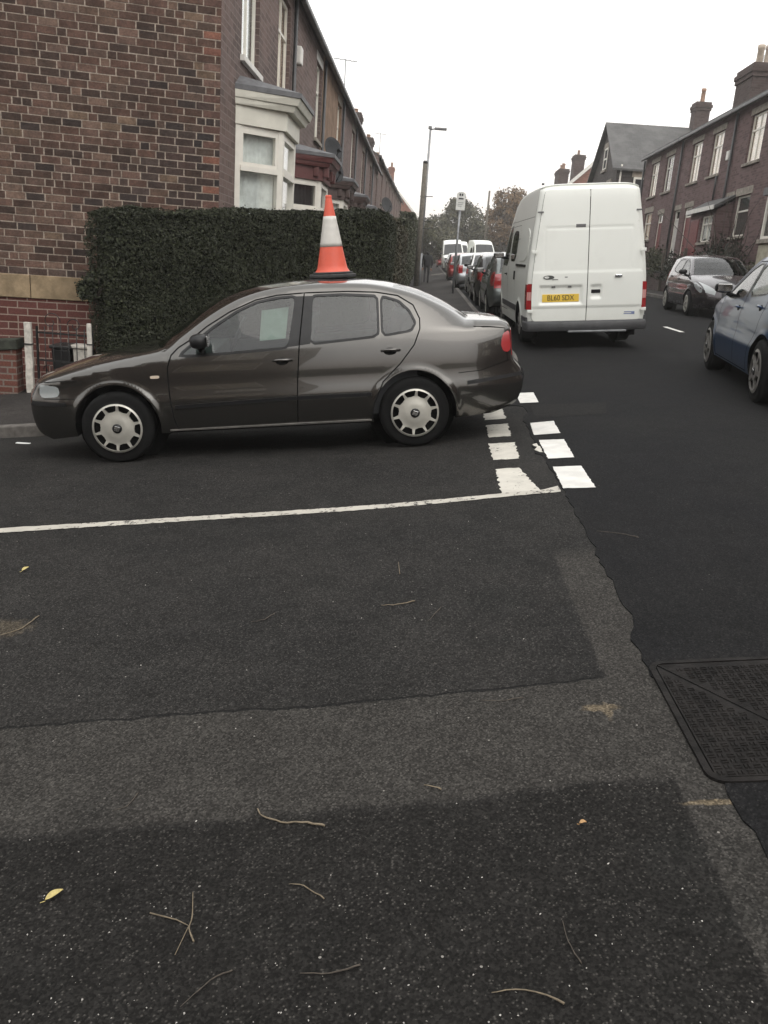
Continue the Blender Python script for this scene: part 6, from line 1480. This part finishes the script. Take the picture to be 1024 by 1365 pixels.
bush('ivy_bush', -4.27, 10.98, 1.02, .26, .2, .36, 1100, .028, 'hedge_leaf', 'scruffy ivy sprig sticking out at the left end of the hedge, over the stone band', 5)
for i, (x, y, s) in enumerate(((-4.98, 10.8, .12), (-4.15, 10.6, .12), (-5.6, 10.65, .1))): bush('weed_tuft', x, y, pave_z(x, y), s, s, s*1.1, 160, .018, 'shrub_pale', ['weeds at the foot of the flaking white post', 'weeds below the hedge end', 'weeds at the foot of the brick garden wall'][i], 30+i, cat='weeds')
# right side gardens
stone_wall('garden_wall', (9.42, 46), (9.42, 12), .2, lambda x, y: G0(x, y)+.05, .75, 'chimney_brick', 'weathered_coping', 'low dark garden wall along the right pavement')
for i, (y, rx_, ry, rz, mt, n, lab) in enumerate(((25.3, .7, 1.3, 1.0, 'shrub_pale', 2600, 'pale silvery shrub at the right edge above the blue car'), (29.0, .7, 2.2, 1.5, 'shrub_leaf', 4200, 'dark shrub behind the purple-black hatchback'), (33.3, .6, 2.0, 1.35, 'shrub_leaf', 3200, 'dark rounded bush between the porch and the black hatchback roof'), (37.5, .6, 1.6, 1.2, 'hedge_leaf_pale', 2400, 'green bush in front of the red doors on the right'), (41.5, .6, 1.8, 1.9, 'shrub_leaf', 2600, 'dark bush beside the white van roof edge on the right'))):
    bush('garden_shrub', 9.6, y, G0(9.6, y)+.55, rx_, ry, rz, n, .05, mt, lab, 40+i, 'shrubs in the right front gardens', 'shrub')
e = empty('bare_tree', (9.3, 27.6, G0(9.3, 27.6)), label='thin bare climbing shrub in front of the right terrace window', cat='shrub'); m = MB(); rg = random.Random(3)
for k in range(16):
    p = Vector((rg.uniform(-.2, .2), rg.uniform(-.5, .5), .5)); P = [p]; v = Vector((rg.uniform(-.12, .12), rg.uniform(-.35, .35), .42))
    for j in range(7): v = v+Vector((rg.uniform(-.08, .08), rg.uniform(-.14, .14), rg.uniform(-.07, .03))); P.append(P[-1]+v)
    m.tube(P, [.022-.0025*j for j in range(8)], 5)
m.build('branches', 'bark', e, uv=False)
e = empty('wooden_fence', (8.9, 0, 0), label='old leaning wooden fence beside the white van on the right pavement', cat='fence'); m = MB(); mp_ = []
for i in range(34): y = 29.5+i*.16; z = G0(8.9, y)+.1; m.obox((.55, y, z+.55), (.012, 0, 0), (0, .066, 0), (0, 0, .55+.02*math.sin(i*2.3)))
m.build('boards', 'fence_wood', e)
for y in (29.4, 32.2, 35.0): m = MB(); m.box(.42, .52, y-.05, y+.05, G0(8.9, y)-.1, G0(8.9, y)+1.75); m.build('fence_post', 'fence_wood', e, bevel=.01)

# ------------------------------------------------------------------ street furniture
def lamp():
    x, y = -.36, 44.6; z = pave_z(x, y); e = empty('street_lamp', (x, y, z), label='tall grey street lamp leaning over the left pavement hedge', cat='street lamp'); H = 7.5
    m = MB(); m.tube([(0, 0, -.2), (0, 0, 1.6)], .10, 12); m.build('base', 'galvanised_steel', e, uv=False); m = MB(); m.tube([(0, 0, 1.6), (0, 0, H)], [.075, .05], 12); m.build('pole', 'galvanised_steel', e, uv=False)
    m = MB(); m.tube([(0, 0, H-.06), (.25, 0, H+.0)], .03, 8); m.build('arm', 'galvanised_steel', e, uv=False); m = MB(); m.obox((.5, 0, H-.0), (.30, 0, .0), (0, .11, 0), (0, 0, .05)); m.obox((-.02, 0, H+.03), (.09, 0, 0), (0, .07, 0), (0, 0, .07)); m.build('lantern', 'grey_plastic', e, bevel=.02)
lamp()
x, y = -.47, 43.9; z = pave_z(x, y); e = empty('telegraph_pole', (x, y, z), label='brown wooden telegraph pole just in front of the street lamp', cat='telegraph pole')
m = MB(); m.tube([(0, 0, -.3), (0, 0, 5.85)], [.14, .115], 12); m.build('pole', 'weathered_pole_wood', e, uv=False); m = MB(); m.tube([(0, 0, 5.84), (0, 0, 5.95)], [.13, .10], 12); m.build('cap', 'dark_metal', e, uv=False)
for zz in (3.15, 4.3, 2.8): m = MB(); m.tube([(-.14, 0, zz), (.5, 0, zz+.03)], .018, 6); m.build('step_iron', 'dark_metal', e, uv=False)
x, y = 1.05, 32.4; z = pave_z(x, y); e = empty('bus_stop_sign', (x, y, z), .02, label='white bus stop flag sign on a thin grey pole at the kerb', cat='bus stop')
m = MB(); m.tube([(0, 0, -.2), (0, 0, 3.42)], .042, 10); m.build('pole', 'galvanised_steel', e, uv=False); m = MB(); P = []
w_, h0, h1 = .165, 2.95, 3.58
pl = [(-w_, h0), (w_, h0), (w_, h1-.09)]+[(w_*math.cos(t)*.98, h1-.09+.09*math.sin(t)) for t in [math.pi*k/10 for k in range(1, 10)]]+[(-w_, h1-.09)]
m.prism(pl, (0, -.06, 0), (1, 0, 0), (0, 0, 1), (0, 1, 0), .015); f_ = m.build('flag', 'sign_white', e)
m = MB(); m.box(-.07, -.012, -.066, -.0605, 3.44, 3.52); m.box(.012, .07, -.066, -.0605, 3.44, 3.52); m.build('symbol', 'ink_black', f_); m = MB(); m.box(-.09, .09, -.066, -.0605, 3.32, 3.37); m.build('lettering', 'ink_black', f_)
for k in range(3): m = MB(); m.box(-.10, .10-.03*k, -.066, -.0605, 3.20-.06*k, 3.212-.06*k); m.build('small_print', 'dull_grey', f_)
e = empty('telegraph_pole', (5.6, 88, G0(5.6, 88)), label='thin far pole standing between the two tree crowns', cat='telegraph pole'); m = MB(); m.tube([(0, 0, -.2), (0, 0, 7.4)], [.12, .09], 8); m.build('pole', 'weathered_pole_wood', e, uv=False)

# ------------------------------------------------------------------ trees at the end of the street
GT = 'trees beyond the far end of the street'
tree('broadleaf_tree', 3.2, 118, 3.0, 3.0, [(-1.6, 0, 4.6, 2.4, 2.2), (1.2, 1, 6.2, 2.9, 2.6), (-.2, -1, 3.2, 2.6, 2.0), (3.0, 0, 4.0, 2.4, 2.4), (.4, 0, 7.6, 2.0, 1.3)], 'tree_leaf_green', 'wide dull green tree behind the bus stop sign', 14000, .17, 51, GT)
tree('broadleaf_tree', 9.8, 112, 3.2, 4.0, [(0, 0, 8.0, 2.2, 2.0), (-.9, 0, 6.0, 2.2, 2.2), (1.2, 0, 6.4, 2.2, 2.0), (0, 0, 4.0, 2.3, 2.0)], 'tree_leaf_autumn', 'orange-brown autumn tree showing over the left edge of the white van', 11000, .16, 52, GT)
tree('broadleaf_tree', 7.2, 125, 3.0, 3.0, [(0, 0, 4.2, 2.8, 2.4), (-1.5, 0, 3, 2.4, 2), (1.8, 0, 3.3, 2.4, 2.2)], 'tree_leaf_brown', 'brownish tree low between the green and the autumn tree', 9000, .17, 53, GT)
tree('broadleaf_tree', -.2, 88, 2.2, 1.5, [(0, 0, 3.2, 1.7, 1.9), (.9, .5, 2.3, 1.5, 1.5), (-1.0, 0, 3.4, 1.6, 1.8)], 'tree_leaf_green', 'bushy green tree beside the telegraph pole foot', 6500, .12, 54, GT, .16)
tree('broadleaf_tree', 13.2, 120, 3.2, 3.0, [(0, 0, 4.5, 3.0, 2.6), (-2.5, 0, 3.6, 2.4, 2.2), (2.5, 0, 3.6, 2.6, 2.4)], 'tree_leaf_brown', 'dull brown tree mostly hidden behind the white van', 8000, .18, 55, GT)
hedge('privet_hedge', [(-3, 128), (16, 128)], 1.5, lambda x, y: 2.5, lambda x, y: 5.4+.5*math.sin(x), 60, .16, 'tree_leaf_green', 'long dark hedge closing the far end of the street', 60, back=False)

# ------------------------------------------------------------------ person on the pavement
def person():
    x, y = .02, 47.2; z = pave_z(x, y); e = empty('person', (x, y, z), label='person in a black padded jacket and dark trousers walking away along the left pavement', cat='person')
    V = [(0,0,.92),(0,0,1.10),(0,.01,1.32),(0,.01,1.44),(0,.03,1.53),(0,.03,1.62),(.19,0,1.40),(.25,-.02,1.14),(.23,.08,.90),(.235,.12,.82),(-.19,0,1.40),(-.25,.02,1.14),(-.24,-.04,.90),(-.24,-.05,.82),(.09,0,.88),(.10,.10,.50),(.10,-.04,.10),(.10,.10,.04),(-.09,0,.88),(-.10,-.04,.50),(-.10,-.22,.14),(-.10,-.16,.05)]
    E = [(0,1),(1,2),(2,3),(3,4),(4,5),(2,6),(6,7),(7,8),(8,9),(2,10),(10,11),(11,12),(12,13),(0,14),(14,15),(15,16),(16,17),(0,18),(18,19),(19,20),(20,21)]
    R_ = [.145,.15,.17,.06,.085,.09,.075,.06,.045,.04,.075,.06,.045,.04,.10,.075,.05,.045,.10,.075,.05,.045]
    def skin(name, V, E, R_, mat, par, root=0):
        me = bpy.data.meshes.new(name); me.from_pydata(V, E, []); o = bpy.data.objects.new(name, me); COL.objects.link(o); me.materials.append(MAT[mat])
        md = o.modifiers.new('skin', 'SKIN'); sv = me.skin_vertices[0].data if me.skin_vertices else None
        if sv is None:
            bpy.context.view_layer.objects.active = o
            bm = bmesh.new(); bm.from_mesh(me); bm.verts.layers.skin.verify(); bm.to_mesh(me); bm.free(); sv = me.skin_vertices[0].data
        for i, r in enumerate(R_): sv[i].radius = (r, r*.8)
        sv[root].use_root = True; sb = o.modifiers.new('sub', 'SUBSURF'); sb.levels = 2; sb.render_levels = 2; md.use_smooth_shade = True; o.parent = par; return o
    b = skin('body', V, E, R_, 'trousers_dark', e)
    jk = skin('jacket', [(0,0,.80),(0,0,1.05),(0,.01,1.34),(0,.01,1.47),(.20,0,1.40),(.265,-.02,1.14),(.245,.08,.90),(-.20,0,1.40),(-.265,.02,1.14),(-.25,-.04,.90)], [(0,1),(1,2),(2,3),(2,4),(4,5),(5,6),(2,7),(7,8),(8,9)], [.20,.205,.205,.09,.095,.085,.07,.095,.085,.07], 'jacket_black', e)
    hd = skin('hood', [(0,-.01,1.50),(0,.0,1.64)], [(0,1)], [.10,.115], 'hair_dark', e)
    for s, yy, zz in ((1, .13, .80), (-1, -.05, .80)):
        hv = [(s*.238, yy, zz), (s*.238, yy+.01, zz-.06)]; he = [(0, 1)]; hr = [.035, .032]
        for k in range(4): a = len(hv); hv += [(s*(.225+.012*k), yy-.02+.02*k, zz-.10), (s*(.222+.010*k), yy-.015+.02*k, zz-.15-.006*(k in (1, 2)))]; he += [(1, a), (a, a+1)]; hr += [.011, .008]
        a = len(hv); hv += [(s*.205, yy+.03, zz-.07), (s*.198, yy+.04, zz-.11)]; he += [(0, a), (a, a+1)]; hr += [.012, .009]
        skin('hand', hv, he, hr, 'skin', e)
person()

# ------------------------------------------------------------------ litter on the road
def zt(x, y): return road_z(x, y)
def twig(pts, r, mat, label, seed, fork=None):
    rg = random.Random(seed); p0 = pts[0]; e = MB(); P = []
    for i in range(len(pts)-1):
        for k in range(4):
            t = k/4; a = [pts[max(i-1, 0)], pts[i], pts[i+1], pts[min(i+2, len(pts)-1)]]; x = cr(*(q[0] for q in a), t); y = cr(*(q[1] for q in a), t); P.append((x, y, zt(x, y)+r+rg.uniform(.001, .006)))
    P.append((pts[-1][0], pts[-1][1], zt(*pts[-1])+r+.002)); o = Vector(P[0]); n = len(P)
    e.tube([Vector(p)-o for p in P], [r*(.45+.75*i/n)*rg.uniform(.85, 1.15) for i in range(n)], 6)
    if fork:
        F = [(x, y, zt(x, y)+r+.002) for x, y in fork]; e.tube([Vector(p)-o for p in F], [r*.9, r*.8, r*.6, r*.4][:len(F)], 6)
    ob = e.build('twig', mat, uv=False); ob.location = o; tag(ob, label, 'twig', 'fallen twigs on the road'); return ob
twig([(-.384,2.174),(-.361,2.138),(-.299,2.11),(-.22,2.105),(-.167,2.091)], .0035, 'twig_pale', 'longest pale curved twig lying on the old grey road', 1)
twig([(-.487,1.821),(-.466,1.737),(-.464,1.7),(-.441,1.66)], .0022, 'twig_pale', 'forked thin twig on the dark road patch below the long pale twig', 2, [(-.581,1.752),(-.505,1.73),(-.467,1.71),(-.476,1.618)])
twig([(-.236,1.856),(-.194,1.848),(-.134,1.802)], .0018, 'twig_pale', 'short fine twig just right of the forked twig', 3)
twig([(.278,1.51),(.353,1.517),(.434,1.479)], .0022, 'twig_pale', 'pale bent twig at the bottom edge of the photo, right of centre', 4)
twig([(.466,1.715),(.469,1.651),(.49,1.587)], .0016, 'twig_dark', 'thin steep twig above the pale bent one near the bottom right', 5)
twig([(-1.816,3.414),(-1.752,3.5),(-1.734,3.634)], .0028, 'twig_pale', 'pale twig at the left edge of the road below the white line', 6)
twig([(-.087,3.697),(-.009,3.7),(.073,3.738)], .003, 'twig_pale', 'short twig in the middle of the road below the white line', 7)
twig([(-.024,4.278),(-.011,4.099)], .0022, 'twig_pale', 'tiny upright-looking twig nearest the white line', 8)
twig([(-.681,3.537),(-.625,3.56),(-.586,3.635)], .0025, 'twig_dark', 'dark short twig left of centre below the white line', 9)
twig([(-.421,1.472),(-.371,1.543),(-.325,1.575)], .0018, 'twig_dark', 'dark twig at the bottom left below the forked twig', 10)
twig([(-.163,1.565),(-.092,1.565),(-.024,1.59)], .0022, 'twig_dark', 'dark twig at the bottom centre of the road', 11)
twig([(-.831,2.163),(-.794,2.192),(-.78,2.256)], .002, 'twig_dark', 'dark twig on the pale band of road at the left', 12)
twig([(.123,2.281),(.177,2.257)], .0028, 'twig_pale', 'stubby pale twig on the edge of the pale road band', 13)
twig([(.328,2.787),(.396,2.777),(.489,2.797)], .002, 'twig_dark', 'thin brown twig left of the sandy stain', 14)
twig([(.134,3.494),(.198,3.656)], .0018, 'twig_dark', 'small dark twig right of the middle twig', 15)
twig([(1.10,4.62),(1.22,4.55),(1.30,4.47)], .003, 'twig_dark', 'dark twig on the black road beyond its ragged edge', 16)
def leaf(x, y, L, W_, rz, mat, label, seed):
    rg = random.Random(seed); m = MB(); n = 8; V = []
    for i in range(n+1):
        t = i/n; w_ = W_*math.sin(math.pi*t)**.8*(1.15-.4*t); z = .004+.006*math.sin(t*3.0)
        V += [((t-.5)*L, -w_, z+.004), ((t-.5)*L, 0, z), ((t-.5)*L, w_, z+.005)]
    m.add(V, [(3*i+k, 3*i+k+1, 3*i+k+4, 3*i+k+3) for i in range(n) for k in (0, 1)], True); m.tube([(-.5*L, 0, .004), (-.5*L-L*.25, .004, .004)], .0012, 5)
    o = m.build('fallen_leaf', mat, uv=False); o.location = (x, y, zt(x, y)+.003); o.rotation_euler = (0, -.14, rz); tag(o, label, 'leaf', 'fallen leaves on the road')
leaf(-.857, 1.807, .05, .011, .8, 'leaf_yellow', 'yellow leaf on the dark road at the lower left', 1); leaf(.578, 2.073, .022, .007, .2, 'leaf_orange', 'small orange leaf on the dark patch at the right', 2); leaf(-2.096, 4.26, .05, .012, 1.2, 'leaf_yellow', 'dull leaf on the road near the left edge below the white line', 3)
m = MB(); m.obox((0, 0, .006), (.07, .005, 0), (-.003, .022, 0), (0, 0, .004)); o = m.build('litter', 'paper_white', bevel=.002); x, y = -3.9, 8.02; o.location = (x, y, road_z(x, y)); tag(o, 'scrap of white paper in the gutter in front of the saloon car', 'litter')
# loose pale stone chips
m = MB(); rg = random.Random(9)
for i in range(300):
    if i < 210: x = rg.uniform(-.9, .85); y = 1.35+abs(rg.gauss(0, .32)); 
    else: x = rg.uniform(-2.2, 1.0); y = rg.uniform(1.4, 5.0)
    s = rg.choice((.0012, .0016, .0022, .003)); z = zt(x, y)
    m.add([(x+rg.uniform(-s, s), y+rg.uniform(-s, s)-s, z), (x+s, y, z), (x, y+s, z), (x-s, y+rg.uniform(-s, s)*.5, z), (x, y, z+s*.9)], [(0,1,4),(1,2,4),(2,3,4),(3,0,4)])
tag(m.build('stone_chips', 'chip_white', uv=False), 'scattered pale stone chips on the old road', 'stone chips', kind='stuff')

# ------------------------------------------------------------------ unseen houses added round the crossing for car paint and glass to reflect
GB = 'added houses round the crossing outside the frame'
for i, (x, lab) in enumerate(((-.2, 'unseen brick end house across the side street from the corner gable'), (-5.4, 'second unseen brick house across the side street'), (-10.6, 'third unseen brick house across the side street'), (-15.8, 'fourth unseen brick house across the side street'))):
    e = empty('terraced_house', mw=mat_local(x, -5.2+.125*x, -.992, -.124), label=lab, cat='house', group=GB)
    shell(e, 5.2, 8.0, -3.0, 6.6-.3*i, 9.0-.3*i, 'front_brick', [(.9, 2.1, 4.2, 5.9), (3.2, 4.3, 4.2, 5.9), (.7, 2.6, 1.2, 3.0)], ov=.16)
    for h in ((.9, 2.1, 4.2, 5.9), (3.2, 4.3, 4.2, 5.9), (.7, 2.6, 1.2, 3.0)): window(e, *h, .07, mull=((h[0]+h[1])/2,), lintel='pale_stone')
for i, (y, lab) in enumerate(((12.5, 'unseen dark brick house opposite the parked saloon'), (6.4, 'unseen dark brick house opposite the mouth of the side street'), (.3, 'unseen dark brick house on the far side of the crossing'), (-5.8, 'last unseen dark brick house of the crossing'))):
    e = empty('terraced_house', mw=mat_local(XR, y+6.1, 0, -1), label=lab, cat='house', group=GB); shell(e, 6.1, 7.0, 0, 7.6, 9.3, 'purple_brick', [(1.4, 2.4, 5.7, 7.1), (3.8, 4.8, 5.7, 7.1), (3.4, 5.0, 2.9, 4.6)], ov=.18)
    for h in ((1.4, 2.4, 5.7, 7.1), (3.8, 4.8, 5.7, 7.1), (3.4, 5.0, 2.9, 4.6)): window(e, *h, .07, mull=((h[0]+h[1])/2,), lintel='pale_stone')
# ------------------------------------------------------------------ haze
t = NT('haze_air'); v = t.t.nodes.new('ShaderNodeVolumePrincipled'); v.inputs['Color'].default_value = (.95, .93, .9, 1); v.inputs['Density'].default_value = HAZE; v.inputs['Anisotropy'].default_value = .3
t.l(v.outputs[0], t.out.inputs['Volume']); MAT['haze_air'] = t.m
if HAZE > 0: m = MB(); m.box(-125, 125, -65, 305, -8, 19); tag(m.build('haze', 'haze_air', uv=False), 'thin pale haze over the street', 'haze', kind='stuff')

# ------------------------------------------------------------------ roof aerials, a bird, kerbside grime
def aerial(x, y, z, h, label, rz=.4):
    e = empty('tv_aerial', (x, y, z), rz, label=label, cat='aerial', group='television aerials on the roofs'); m = MB(); m.tube([(0, 0, -.3), (0, 0, h)], .018, 6); m.build('mast', 'galvanised_steel', e, uv=False)
    m = MB(); m.tube([(-.45, 0, h-.05), (.45, 0, h-.05)], .012, 5); m.build('boom', 'galvanised_steel', e, uv=False); m = MB()
    for k in range(8): m.tube([(-.4+.11*k, -.16, h-.05), (-.4+.11*k, .16, h-.05)], .007, 4)
    m.build('elements', 'galvanised_steel', e, uv=False)
aerial(-3.55, 33.5, 7.6, 1.4, 'thin aerial above the left terrace roof against the sky'); aerial(12.0, 34.9, 9.2, 1.1, 'aerial beside the middle chimney of the right terrace', 1.2); aerial(-3.9, 62, 9.6, 1.2, 'small aerial on the far left terrace roofs')
